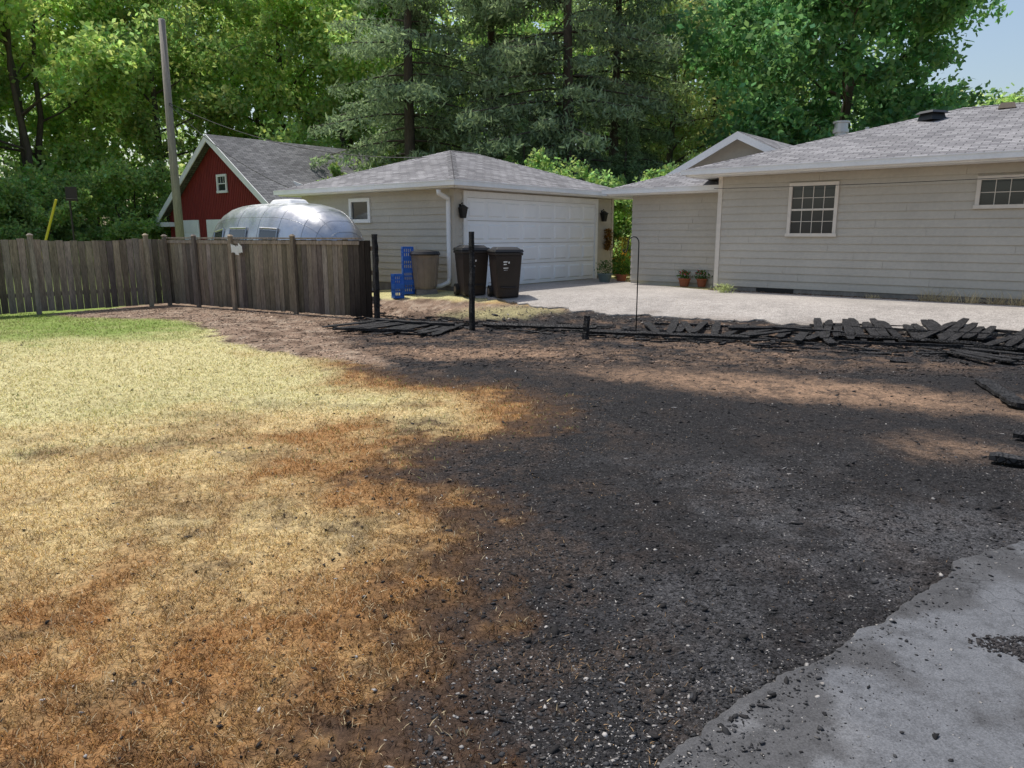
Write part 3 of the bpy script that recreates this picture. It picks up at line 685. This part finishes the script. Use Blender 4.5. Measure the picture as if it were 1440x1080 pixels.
def panel(name,c,dirang,n,plen,seed,spacing=.15,rails=(-.42,.42),zb=.02,fan=0,drop=.15,jig=.09,slide=.18):
    r=R(seed);mb=MB();d=Vector((math.cos(dirang),math.sin(dirang),0));w=Vector((-d.y,d.x,0));c=Vector((*c,0))
    for k in rails:
        q=c+w*(k*plen*.8);q.z=g1(q.x,q.y)+zb
        board(mb,q,dirang+r.uniform(-.04,.04),n*spacing*r.uniform(.7,1.0),.075,.035,0,0,r,12)
    for i in range(n):
        if r.uniform()<drop: continue
        t=(i-(n-1)/2);q=c+d*(t*spacing+r.uniform(-.04,.04))+w*r.uniform(-slide,slide);L=plen*r.choice([1,1,1,.85,.6])*r.uniform(.88,1.06)
        za=g1(*(q+w*L*.5).xy);zc=g1(*(q-w*L*.5).xy);q.z=(za+zc)/2+zb+.025+r.uniform(-.004,.014)
        board(mb,q,dirang+math.pi/2+r.normal()*jig+fan*t,L,.135,.02,math.atan2(za-zc,L)+r.normal()*.012,r.uniform(-.09,.09),r)
    return mb.build(name,['char'])
panel('charred_fence_panel',(-1.95,12.75),-.50,13,1.5,31,.16,fan=.035,drop=.05,jig=.05)
panel('charred_fence_panel',(3.05,12.35),-.36,10,1.35,32,.15,fan=-.04,drop=.1)
panel('charred_fence_panel',(4.35,11.5),-.75,7,1.1,33,.17,fan=.10,drop=.25,jig=.2)
# two overlapping panels lying askew: slats run nearly across the view
panel('charred_fence_panel',(5.75,11.55),-.30,13,1.6,34,.152,fan=.012,drop=.06,zb=.03,jig=.05,slide=.12)
panel('charred_fence_panel',(7.15,10.75),-.78,12,1.6,37,.152,fan=-.012,drop=.08,zb=.06,jig=.06,slide=.14)
panel('charred_fence_panel',(6.5,9.9),.55,8,1.0,35,.19,fan=.07,drop=.35,jig=.15)
panel('charred_fence_panel',(9.2,9.3),-.5,10,1.5,36,.165,fan=.02,drop=.15)
r=R(40);mb=MB()
for (x0,y0,x1,y1,w) in ((1.15,11.75,3.6,11.2,.09),(-2.9,12.2,-1.6,11.9,.09),(-.5,12.9,1.4,12.3,.09),(4.9,12.2,7.4,10.7,.09),(5.0,11.3,6.6,10.4,.09),(4.2,12.1,5.3,11.4,.09),(6.4,10.2,8.8,8.9,.09),(-2.6,13.6,-1.0,12.7,.09),(4.7,10.6,6.3,10.3,.08),(3.5,12.0,4.9,12.1,.08)):
    a=math.atan2(y1-y0,x1-x0);xc,yc=(x0+x1)/2,(y0+y1)/2
    board(mb,(xc,yc,g1(xc,yc)+.08),a+r.uniform(-.05,.05),math.hypot(x1-x0,y1-y0),w,.045,r.uniform(-.01,.01),r.uniform(-.5,.5),r,16)
mb.build('charred_fence_rails',['char'])
mb=MB()
for i in range(520):
    t=r.uniform(-3.0,9.5);n_=r.normal()*.42
    x=t;y=(11.8-.453*t)/.891+n_-.2
    if y<6.5: continue
    board(mb,(x,y,g1(x,y)+r.uniform(.004,.02)),r.uniform(-1.2,.4) if r.uniform()<.5 else r.uniform(0,3.1),r.uniform(.05,.40),r.uniform(.02,.08),r.uniform(.012,.028),r.uniform(-.05,.05),r.uniform(-.3,.3),r,4)
mb.build('charred_board_fragments',['char'])
mb=MB()
for (x0,y0,x1,y1,w,T) in ((5.15,8.0,4.75,6.75,.17,.04),(3.42,5.12,4.25,4.55,.16,.04),(4.02,5.75,4.6,5.2,.14,.04)):
    a=math.atan2(y1-y0,x1-x0);xc,yc=(x0+x1)/2,(y0+y1)/2
    board(mb,(xc,yc,float(gh(xc,yc))+.035),a,math.hypot(x1-x0,y1-y0),w,T,0,r.uniform(-.08,.1),r,18)
mb.build('charred_planks',['char'])
mb=MB();x,y=2.03,12.1
pts=[(x,y,0),(x,y,1.35)]+[(x-.085+.085*math.cos(t),y,1.47+.10*math.sin(t)) for t in np.linspace(0,math.pi,9)]+[(x-.175,y,1.40),(x-.20,y,1.33),(x-.235,y,1.32),(x-.25,y,1.37)]
mb.tube(pts,.010,6);mb.tube([(x-.10,y,.0),(x-.10,y,.12),(x+.10,y,.12),(x+.10,y,0)],.007,6);mb.build('shepherds_hook',['black'],smooth=True)
# ------------------------------------------------------------------ bins & crates
def cart(name,x,y,rot,h,w,mk,lid):
    par=empty(name);z=g1(x,y)+.02;cr,sr=math.cos(rot),math.sin(rot)
    def T(a,b,c): return Vector((x+a*cr-b*sr,y+a*sr+b*cr,z+c))
    bd=MB()
    bd.frustum((x,y),w*.78,w*.80,w*.96,w*1.08,z+.02,z+h*.84,rot)
    bd.frustum((x,y),w*1.03,w*1.15,w*1.03,w*1.15,z+h*.84,z+h*.90,rot)
    bd.box(T(-w*.3,-w*.47,h*.2),T(w*.3,-w*.47,h*.2)-T(-w*.3,-w*.47,h*.2),T(0,-.03,0)-T(0,0,0),(0,0,h*.03))
    bd.build('body',[mk],par,bevel=.02)
    l=MB();l.frustum((x,y),w*1.07,w*1.2,w*1.0,w*1.1,z+h*.905,z+h*.955,rot);l.frustum((x,y),w*.9,w*1.0,w*.7,w*.75,z+h*.955,z+h,rot)
    l.tube([T(-w*.42,w*.66,h*.88),T(w*.42,w*.66,h*.88)],.018,8)
    for sgn in (-1,1): l.box(T(sgn*w*.36,w*.5,h*.86),T(.03,0,0)-T(0,0,0),T(0,w*.18,0)-T(0,0,0),(0,0,.04))
    l.build('lid_and_handle',[lid],par,bevel=.012)
    k=MB()
    for sgn in (-1,1): k.tube([T(sgn*w*.40,w*.40,.12),T(sgn*w*.52,w*.40,.12)],.13,18)
    k.tube([T(-w*.5,w*.40,.12),T(w*.5,w*.40,.12)],.015,8);k.build('wheels',['black'],par)
    k=MB()
    for sgn in (-1,1): k.tube([T(sgn*w*.515,w*.40,.12),T(sgn*w*.53,w*.40,.12)],.07,12)
    k.build('hubs',['tan'],par)
    q=MB()
    for (u,v,ww,hh) in ((-.20,.70,.16,.030),(-.19,.655,.12,.025),(-.02,.68,.05,.045),(-.20,.585,.20,.02),(-.18,.55,.16,.010)):
        vv=v*h;t=(vv-.02)/(h*.84-.02);yy=-(w*.80+(w*1.08-w*.80)*t)/2-.004
        t2=(vv+hh-.02)/(h*.84-.02);y2=-(w*.80+(w*1.08-w*.80)*t2)/2-.004
        q.face([T(u*w,yy,vv),T(u*w+ww*w*.9,yy,vv+.006),T(u*w+ww*w*.9,y2,vv+hh),T(u*w,y2,vv+hh)])
    q.build('label',['white'],par)
cart('wheeled_trash_bin',-.90,16.75,.35,1.10,.62,'bin','binlid');cart('wheeled_trash_bin',-.15,16.25,.28,1.08,.60,'bin','binlid')
par=empty('tan_trash_can');b=MB();x,y=-2.02,17.45;z=g1(x,y)+.1
b.tube([(x,y,z),(x,y,z+.06),(x,y,z+.72),(x,y,z+.78)],[.24,.26,.32,.34],22);
for k in range(12):
    a=k*math.pi/6;b.tube([(x+.255*math.cos(a),y+.255*math.sin(a),z+.05),(x+.322*math.cos(a),y+.322*math.sin(a),z+.72)],.014,5)
b.build('body',['tan'],par,smooth=False);b=MB();b.tube([(x,y,z+.775),(x,y,z+.80),(x,y,z+.86),(x,y,z+.885)],[.35,.365,.33,.15],22);b.build('lid',['binlid'],par)
b=MB();b.frustum((x,y),.5,.5,.46,.46,z-.16,z-.004,.3);b.build('paver_base',['found'],par)
def crate(name,x,y,z,rot,s=.25,h=.28):
    mb=MB();cr,sr=math.cos(rot),math.sin(rot)
    ex=Vector((cr,sr,0));ey=Vector((-sr,cr,0));c=Vector((x,y,z));t=.014
    mb.box(c-ex*s/2-ey*s/2,ex*s,ey*s,UP*t)
    for (o,dd,nn) in ((c-ex*s/2-ey*s/2,ex,ey),(c-ex*s/2+ey*(s/2-t),ex,ey),(c-ex*s/2-ey*s/2,ey,ex),(c+ex*(s/2-t)-ey*s/2,ey,ex)):
        mb.box(o+UP*(h-.05),dd*s,nn*t,UP*.05);mb.box(o+UP*.0145,dd*s,nn*t,UP*.035);mb.box(o+UP*h*.48,dd*s,nn*(t*.9),UP*.02)
        for k in range(6): mb.box(o+dd*(k*(s-.02)/5)+nn*.001+UP*.02,dd*.02,nn*(t*.8),UP*(h-.04))
    return mb.build(name,['blue'])
for k in range(4): crate('milk_crate',-2.42,17.45,g1(-2.42,17.45)+.01+k*.272,.3,.25,.268)
for k in range(2): crate('milk_crate',-2.60,17.0,g1(-2.6,17.0)+.01+k*.272,.5,.23,.268)
# ------------------------------------------------------------------ travel trailer
TR=empty('travel_trailer')
def trailer():
    ca=Vector((-3.75,16.95,0));cb=Vector((-7.35,19.93,0));d=(ca-cb);L=d.length+.5;d.normalize();w=Vector((-d.y,d.x,0));ctr=(ca+cb)/2
    Wd=1.08;zb=.35;Ht=2.34;ns,nc=60,28
    def pos(s,t):
        f=(1-abs(s)**3.6)**(1/2.1) if abs(s)<1 else 0
        a=math.pi*t;cx=-math.cos(a);cz=math.sin(a)
        ex=.62;x=math.copysign(abs(cx)**ex,cx);zz=abs(cz)**.72
        return ctr+d*(s*L/2)+w*(x*Wd*(.12+.88*f))+UP*(zb+ (Ht-zb)*(zz*(.28+.72*f)))
    ss_=np.sin(np.linspace(-math.pi/2,math.pi/2,ns+1));idx=[]
    mb=MB()
    for s in ss_: idx.append([mb.vert(pos(max(-.9999,min(.9999,s)),j/nc)) for j in range(nc+1)])
    for i in range(ns):
        for j in range(nc):
            mb.f.append([idx[i][j],idx[i+1][j],idx[i+1][j+1],idx[i][j+1]]);mb.m.append(0);mb.uv.append(None)
    for e in (0,ns): mb.f.append(idx[e] if e else idx[e][::-1]);mb.m.append(0);mb.uv.append(None)
    mb.build('shell',['alu'],TR,smooth=True)
    sm=MB()
    for s in (-.93,-.8,-.5,-.2,.15,.45,.72,.84,.92,.97):
        sm.tube([pos(s,j/nc)-UP*.002 for j in range(nc+1)],.006,4)
    for t in (.14,.28,.4,.6,.72,.86):
        sm.tube([pos(s,t)-UP*.001 for s in np.linspace(-.985,.985,40)],.005,4)
    sm.build('seams',['seam'],TR,smooth=True)
    side=0.0 if (pos(0,0)-ctr).y<0 else 1.0
    def T(t): return t if side==0 else 1-t
    g=MB();fr=MB()
    for (s0,s1) in ((-.62,-.42),(-.30,-.02),(.2,.45)):
        def pp(s,t,o):
            c0=pos(s,T(t));n=(pos(s+.01,T(t))-pos(s-.01,T(t))).cross(pos(s,T(t+.01))-pos(s,T(t-.01))).normalized()
            if n.y>0: n=-n
            return c0+n*o
        g.face([pp(s0,.12,.03),pp(s1,.12,.03),pp(s1,.20,.03),pp(s0,.20,.03)])
        q=[pp(s0,.11,.03),pp(s1,.11,.03),pp(s1,.21,.03),pp(s0,.21,.03),pp(s0,.11,.03)];fr.tube(q,.02,5)
    g.build('windows',['glass'],TR);fr.build('window_frames',['alu'],TR)
    fr=MB()
    def nrm(s,t):
        n=(pos(s+.004,t)-pos(s-.004,t)).cross(pos(s,t+.01)-pos(s,t-.01)).normalized()
        return n if n.dot(pos(s,t)-ctr-UP*1.2)>0 else -n
    for (s,t) in ((.965,.36),(.967,.43),(.968,.5),(.967,.57),(.93,.25)):
        p=pos(s,T(t));fr.tube([p,p+nrm(s,T(t))*.03],.03,8)
    fr.build('marker_lights',['redlight'],TR)
    pl=MB();q=[pos(.90,T(.16)),pos(.955,T(.18)),pos(.955,T(.145)),pos(.90,T(.13))];o=nrm(.93,T(.15))*.03
    pl.face([k+o for k in q]);pl.build('name_plate',['black'],TR)
    v=MB();c=ctr+d*.3+UP*(Ht-.02);v.frustum((c.x,c.y),.9,.6,.7,.45,Ht-.05,Ht+.08,math.atan2(d.y,d.x));v.build('roof_air_conditioner',['white'],TR,bevel=.04)
    k=MB()
    for s in (-.15,.15):
        for sg in (-1,1):
            c=ctr+d*(s*L/2*1.0)+w*sg*(Wd-.25)+UP*.33;k.tube([c,c+w*sg*.22],.33,20)
    k.build('wheels',['black'],TR)
    k=MB();e=ctr+d*(L/2-.2)+UP*.4;k.tube([e+w*.5,e+d*1.0],.04,6);k.tube([e-w*.5,e+d*1.0],.04,6);k.build('tow_bar',['black'],TR)
trailer()
# ------------------------------------------------------------------ utility pole, cables, hoop
mb=MB();mb.tube([(-11.6,26.5,-.2),(-11.62,26.5,4.5),(-11.6,26.5,8.6)],[.15,.13,.105],12);mb.build('utility_pole',['pole'],smooth=True)
def cable(name,a,b,sag,r_=.012):
    a=Vector(a);b=Vector(b);mb=MB();P=[]
    for i in range(25):
        t=i/24;P.append(a.lerp(b,t)-UP*sag*4*t*(1-t))
    mb.tube(P,r_,5);return mb.build(name,['wire'])
cable('overhead_cable',(-11.55,26.4,5.9),(-5.9,21.7,2.75),.35);cable('overhead_cable',(-11.55,26.4,5.95),(-1.5,21,3.7),.6)
e=HE+B2*.6;cable('clothes_line',(e.x+.1,e.y,2.62),(13,10.6,2.75),.08,.006)
HP=empty('basketball_hoop');mb=MB();mb.tube([(-16.1,25.5,.4),(-15.2,25.5,2.75)],.04,8);mb.build('support_pole',['yellow'],HP)
mb=MB();mb.tube([(-14.75,25.5,0),(-14.75,25.5,2.9)],.03,8);mb.box((-14.75,25.3,2.7),(.30,.15,0),(.01,-.02,0),(0,0,.45));mb.tube([(-14.45+.18*math.cos(t),25.1+.18*math.sin(t),2.75) for t in np.linspace(0,6.28,14)],.012,5);mb.build('backboard_and_rim',['bin'],HP)
# ------------------------------------------------------------------ foliage helpers
def leafquads(c,size,r,col,asp=.55,droop=0):
    n=len(c);Rm=rotm(n,r);e1=Rm[:,:,0]*size[:,None];e2=Rm[:,:,1]*size[:,None]*asp
    if droop: e1[:,2]-=np.abs(size)*droop
    P=np.stack([c+e1,c+e2,c-e1,c-e2],1).reshape(-1,3);F=np.arange(n*4).reshape(-1,4);return P,F,np.repeat(col,4,0)
def merge(mb,P,F,Cc,name,lk):
    nv=len(mb.v);TV=np.array(mb.v).reshape(-1,3);TF=np.array(mb.f).reshape(-1,4)
    V=np.concatenate([TV,P]) if nv else P;FF=np.concatenate([TF,F+nv]) if nv else F
    mi=np.r_[np.zeros(len(TF),int),np.ones(len(F),int)];cc=np.concatenate([np.ones((nv,3)),Cc]) if nv else Cc
    return np_mesh(name,V,FF,cc,mi,['bark',lk])
def broadleaf(seed,H,cr,base,colr,nclump=150,per=160,lsz=.155,trunk=.28,lean=0,multi=1,spk=.17):
    r=R(seed);mb=MB();cent=[]
    for m_i in range(multi):
        ox=r.uniform(-1.2,1.2) if multi>1 else 0;lx=r.uniform(-1,1)*lean;ly=r.uniform(-1,1)*lean
        tp=[Vector((ox+lx*t+r.uniform(-.12,.12),ly*t+r.uniform(-.12,.12),H*.88*t)) for t in np.linspace(0,1,9)]
        mb.tube(tp,[trunk*(1-.85*t)+.02 for t in np.linspace(0,1,9)],8,cap=False)
        nl=15//multi+3
        for i in range(nl):
            t=base+(.95-base)*(i+.5)/nl;k=t*8;i0=min(int(k),7);p=tp[i0].lerp(tp[i0+1],k-i0)
            a=i*2.4+r.uniform(-.5,.5);env=math.sin(math.pi*min(1,max(.12,(t-base*.6)/(1.08-base*.6))))**.6
            L=cr*env*r.uniform(.75,1.1);up=r.uniform(.15,.6)
            q=[p];dv=Vector((math.cos(a),math.sin(a),up)).normalized()
            for s in range(4):
                dv=(dv+Vector((r.uniform(-.25,.25),r.uniform(-.25,.25),r.uniform(-.1,.2)))).normalized();q.append(q[-1]+dv*L/4)
            r0=trunk*(1-.8*t)*.5
            mb.tube(q,[r0,r0*.75,r0*.55,r0*.35,r0*.15],5,cap=False)
            for s in range(2,5):
                cent.append(q[s])
                for b_ in range(2):
                    a2=a+r.uniform(-1.3,1.3);e=q[s]+Vector((math.cos(a2),math.sin(a2),r.uniform(-.3,.7)))*L*.34
                    mb.tube([q[s],q[s].lerp(e,.5)+UP*.1,e],[r0*.35,r0*.2,.01],4,cap=False);cent.append(e)
    cent=np.array([tuple(c) for c in cent])
    if len(cent)<nclump: cent=np.concatenate([cent,cent[r.randint(0,len(cent),nclump-len(cent))]+r.normal(size=(nclump-len(cent),3))*[cr*.16,cr*.16,cr*.12]])
    n=len(cent)*per;ci=np.repeat(np.arange(len(cent)),per)
    sp=r.uniform(.5,1.15,len(cent))[ci][:,None]*cr*spk
    v=r.normal(size=(n,3));v/=np.linalg.norm(v,axis=1)[:,None];v*=r.uniform(0,1,(n,1))**.5*1.35
    P=cent[ci]+v*sp*[1.1,1.1,.8];P+=np.c_[fbm(P[:,0],P[:,2],1.6,seed,2)-.5,fbm(P[:,1],P[:,2],1.6,seed+9,2)-.5,fbm(P[:,0],P[:,1],1.6,seed+4,2)-.5]
    cl=r.uniform(.75,1.25,len(cent))[ci][:,None];col=np.array(colr)*cl*r.uniform(.7,1.35,(n,1))*np.c_[r.uniform(.8,1.25,n),np.ones(n),r.uniform(.7,1.2,n)]
    Pq,F,Cq=leafquads(P,r.uniform(.6,1.25,n)*lsz,r,np.clip(col,0,.6));return merge(mb,Pq,F,Cq,'broadleaf',"leaf")
def conifer(seed,H,cr,colr,base=.12,whorls=34,trunk=.3,sparse=1.0):
    r=R(seed);mb=MB();Pp=[]
    tp=[Vector((.25*math.sin(t*3+seed),.2*math.cos(t*2.1),H*t)) for t in np.linspace(0,1,9)]
    mb.tube(tp,[trunk*(1-.93*t)+.01 for t in np.linspace(0,1,9)],8,cap=False)
    for w in range(whorls):
        t=base+(1-base)*(w/whorls);L0=cr*(1-t)**.75*(.75+.35*r.uniform())+.3
        k=t*8;i0=min(int(k),7);p=tp[i0].lerp(tp[i0+1],k-i0)
        for b in range(int(4.4*sparse)+r.randint(0,2)):
            a=r.uniform(0,6.28);L=L0*r.uniform(.5,1.15)
            q=[];up0=.25 if t>.5 else .05
            for s in np.linspace(0,1,6): q.append(p+Vector((math.cos(a),math.sin(a),0))*L*s+UP*(up0*L*s-.33*L*s*s+.12*L*s**4))
            mb.tube(q,[.05*(1-.8*s)*(1.2-t)+.006 for s in np.linspace(0,1,6)],4,cap=False)
            m=int(52*L)
            s=r.uniform(.12,1.02,m)**.8;kk=np.clip(s*5,0,4.999);ii=kk.astype(int);fr=(kk-ii)[:,None];Q=np.array([tuple(c) for c in q])
            pos=Q[ii]*(1-fr)+Q[np.minimum(ii+1,5)]*fr
            lat=r.normal(size=m)*L*.15*(1.1-s*.6);pos=pos+np.c_[-math.sin(a)*lat,math.cos(a)*lat,-np.abs(r.normal(size=m))*.20-np.abs(lat)*.25]
            Pp.append(pos)
    P=np.concatenate(Pp);n=len(P)
    P=np.repeat(P,2,0)+r.normal(size=(2*n,3))*.08;n*=2
    col=np.array(colr)*r.uniform(.5,1.6,(n,1))*(.65+.6*fbm(P[:,0]+P[:,1],P[:,2],.9,seed,2))[:,None]
    Pq,F,Cq=leafquads(P,r.uniform(.07,.18,n),r,np.clip(col,0,.5),asp=.30,droop=.35);return merge(mb,Pq,F,Cq,'conifer','needle')
LG=(.33,.46,.19);MG=(.28,.41,.17);DG=(.14,.28,.14);WG=(.34,.43,.23)
T1=broadleaf(1,19,5.2,.22,LG,trunk=.26,lean=1.2);T2=broadleaf(2,20,5.8,.30,MG,trunk=.3,lean=1.5);T3=broadleaf(3,17,5.0,.12,LG,trunk=.2,lean=1.5,multi=3)
T4=broadleaf(4,18,5.5,.10,WG,trunk=.25,lsz=.13,nclump=190,per=180)
MP=broadleaf(5,15.5,6.0,.18,DG,trunk=.35,nclump=300,per=210,lsz=.17,spk=.15)
SH=broadleaf(6,4.5,2.6,.05,MG,trunk=.06,nclump=90,per=200,lsz=.10,multi=3)
P1=conifer(7,21,6.0,(.23,.31,.19));P2=conifer(8,22,5.5,(.21,.29,.17),base=.16,whorls=36);P3=conifer(9,16,4.2,(.22,.32,.16),base=.04,whorls=30)
r=R(99)
def put(name,me,x,y,s=1.,rot=None,sx=1): link(name,me,(x,y,-.1),r.uniform(0,6.28) if rot is None else rot,(s*sx,s*sx,s))
for (x,y,m_,s) in ((-27,35,T2,1),(-31.5,40,T1,1.05),(-23.5,38,T3,1),(-20,44,T1,1),(-25,46,T2,1.1),(-14.5,49,T2,1.05),(-10,47,T3,1.05),
    (-6.5,45,T1,1.0),(-29,31,T1,.95),(-35,34,T2,1.0),(-3,52,T2,1.1),(5,53,T1,1.1),(-38,45,T1,1.1),(-18,52,T3,1.1)):
    put('deciduous_tree',m_,x,y,s)
for (x,y,m_,s) in ((8.8,43,T4,.95),(12,46,T4,1.05),(15,54,T1,1.0)): put('deciduous_tree',m_,x,y,s)
for (x,y,m_,s) in ((-4.3,34.5,P1,1.0),(-.9,37,P2,1.0),(2.1,33.0,P1,1.03),(5.0,37,P2,.95),(.4,31.0,P3,.40),(4.6,31.5,P3,.42)): put('spruce_tree',m_,x,y,s)
put('maple_tree',MP,15.4,36,.97,.5)
for (x,y,s) in ((31,54,.62),(37,57,.66),(43,61,.72),(49,64,.78)): put('deciduous_tree',T1,x,y,s)
for (x,y,s) in ((-26,29,.8),(-21.0,34,.85),(-24.5,33,1.0),(-18.6,37,1.0),(-30,28,.9),(-28.5,33,1.1),(3.6,25.6,.62),(4.6,27.5,.8),(7.5,29,.9),(10,30,.9),(1,29,.9),(-5.8,37,1.1),(13,32,.9),(-34,30,1.1),(-32.5,36,1.2)):
    put('understory_shrub',SH,x,y,s)
r2=R(123);n=150000
x=r2.uniform(-95,95,n);y=58+r2.uniform(0,14,n)+(np.abs(x)*.02)
top=np.where(x/y>.46,10.5,20)+3*fbm(x,y*0,.18,3,3)
z=r2.uniform(0,1,n)**.95*top
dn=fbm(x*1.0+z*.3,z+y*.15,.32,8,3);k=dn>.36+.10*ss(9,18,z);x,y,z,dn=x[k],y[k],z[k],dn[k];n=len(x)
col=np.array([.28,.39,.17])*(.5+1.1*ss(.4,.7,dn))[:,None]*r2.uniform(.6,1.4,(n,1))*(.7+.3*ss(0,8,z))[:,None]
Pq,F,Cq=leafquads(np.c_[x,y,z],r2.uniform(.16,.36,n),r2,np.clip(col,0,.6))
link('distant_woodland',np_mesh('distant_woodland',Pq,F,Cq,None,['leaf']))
# ------------------------------------------------------------------ small plants & pots
def plant(name,x,y,z,h,sp,n,colr,seed,pot=None,flower=None,lsz=.04,asp=.3):
    r=R(seed);par=empty(name)
    if pot:
        b=MB();b.tube([(x,y,z),(x,y,z+pot[1]*.85),(x,y,z+pot[1]*.86),(x,y,z+pot[1])],[pot[0]*.7,pot[0]*.95,pot[0]*1.08,pot[0]*1.08],16);b.build('pot',[pot[2]],par);z+=pot[1]
    P=np.c_[x+r.normal(size=n)*sp*.5,y+r.normal(size=n)*sp*.5,z+np.abs(r.uniform(0,1,n))*h]
    col=np.array(colr)*r.uniform(.5,1.5,(n,1))
    if flower:
        f=(r.uniform(size=n)<.18)&(P[:,2]>z+h*.5);col[f]=flower
    Pq,F,Cq=leafquads(P,r.uniform(.6,1.3,n)*lsz,r,col,asp=asp);link('leaves',np_mesh('leaves',Pq,F,Cq,None,['leaf']),parent=par)
    return par
plant('potted_plant',2.55,20.6,.32,.35,.22,260,(.06,.14,.04),1,(.2,.24,'greypot'))
plant('potted_plant',3.05,20.9,.32,.62,.25,420,(.07,.14,.03),2,(.16,.2,'terra'),(.4,.2,.03),.07,.2)
plant('potted_geranium',4.35,18.9,.32,.2,.16,220,(.07,.15,.04),3,(.15,.2,'terra'),(.5,.03,.06))
plant('potted_geranium',4.75,18.75,.32,.2,.2,220,(.07,.15,.04),4,(.13,.2,'terra'),(.5,.05,.10))
plant('grass_clump',4.75,16.75,.28,.24,.20,300,(.30,.34,.18),5,None,None,.05,.15)
p=W0+A2*6.45+B2*.12;plant('hanging_flower_basket',p.x,p.y,1.15,.62,.12,380,(.22,.13,.05),6,None,(.35,.16,.05),.05,.4)
mb=MB();mb.tube([(3.1,21.3,.3),(3.1,21.3,1.5)],.012,6);mb.build('garden_stake',['yellow'])
plant('golden_shrub',3.15,21.5,.32,1.2,.22,420,(.30,.25,.06),7,None,None,.06,.3)
def tuft(name,x,y,n,L,seed,colr=(.55,.46,.28)):
    r=R(seed);xx=x+r.normal(size=n)*.09;yy=y+r.normal(size=n)*.06
    blades(name,xx,yy,r.uniform(.4,1,n)*L,np.full(n,.009),np.array(colr)*r.uniform(.6,1.3,(n,1)),r,(.1,1.25))
for i,s_ in enumerate((4.6,4.95,5.35,5.75,6.1,3.6)):
    q=P0+B2*s_+nA*.38;tuft('dry_grass_tuft',q.x,q.y,90,.42 if i!=5 else .2,60+i)
r=R(77);s_=r.uniform(0,14,2500);q=np.array([tuple(P0+B2*a+nA*.30) for a in s_]);x=q[:,0]+r.normal(size=2500)*.08;y=q[:,1]+r.normal(size=2500)*.08
chips('foundation_mulch',x,y,r.uniform(.015,.04,2500),np.array([[.10,.065,.045]])*r.uniform(.4,1.8,(2500,1)),r,zoff=.02)
# ------------------------------------------------------------------ light, sky, camera
el=math.radians(66);az=math.radians(-47)
D=Vector((math.sin(az)*math.cos(el),math.cos(az)*math.cos(el),math.sin(el)))
su=bpy.data.lights.new('sun','SUN');su.energy=4.3;su.angle=math.radians(2.5);su.color=(1,.96,.90)
so=bpy.data.objects.new('sun',su);sc.collection.objects.link(so);so.rotation_euler=D.to_track_quat('Z','Y').to_euler();so.location=(0,0,30)
w=bpy.data.worlds.new('World');sc.world=w;w.use_nodes=True;nt=w.node_tree
sk=nt.nodes.new('ShaderNodeTexSky');sk.sky_type='NISHITA';sk.sun_disc=False;sk.sun_elevation=el;sk.sun_rotation=az;sk.air_density=1.2;sk.dust_density=2.5;sk.ozone_density=1
nt.links.new(sk.outputs[0],nt.nodes['Background'].inputs['Color']);nt.nodes['Background'].inputs['Strength'].default_value=.15
cam=bpy.data.cameras.new('camera');co=bpy.data.objects.new('camera',cam);sc.collection.objects.link(co)
co.location=(0,0,1.6);co.rotation_euler=(math.radians(90-11.36),0,0);cam.sensor_width=36;cam.lens=36*1045/1440;cam.clip_end=2000;cam.clip_start=.05
sc.camera=co
sc.view_settings.view_transform='Standard';sc.view_settings.look='None';sc.view_settings.exposure=0
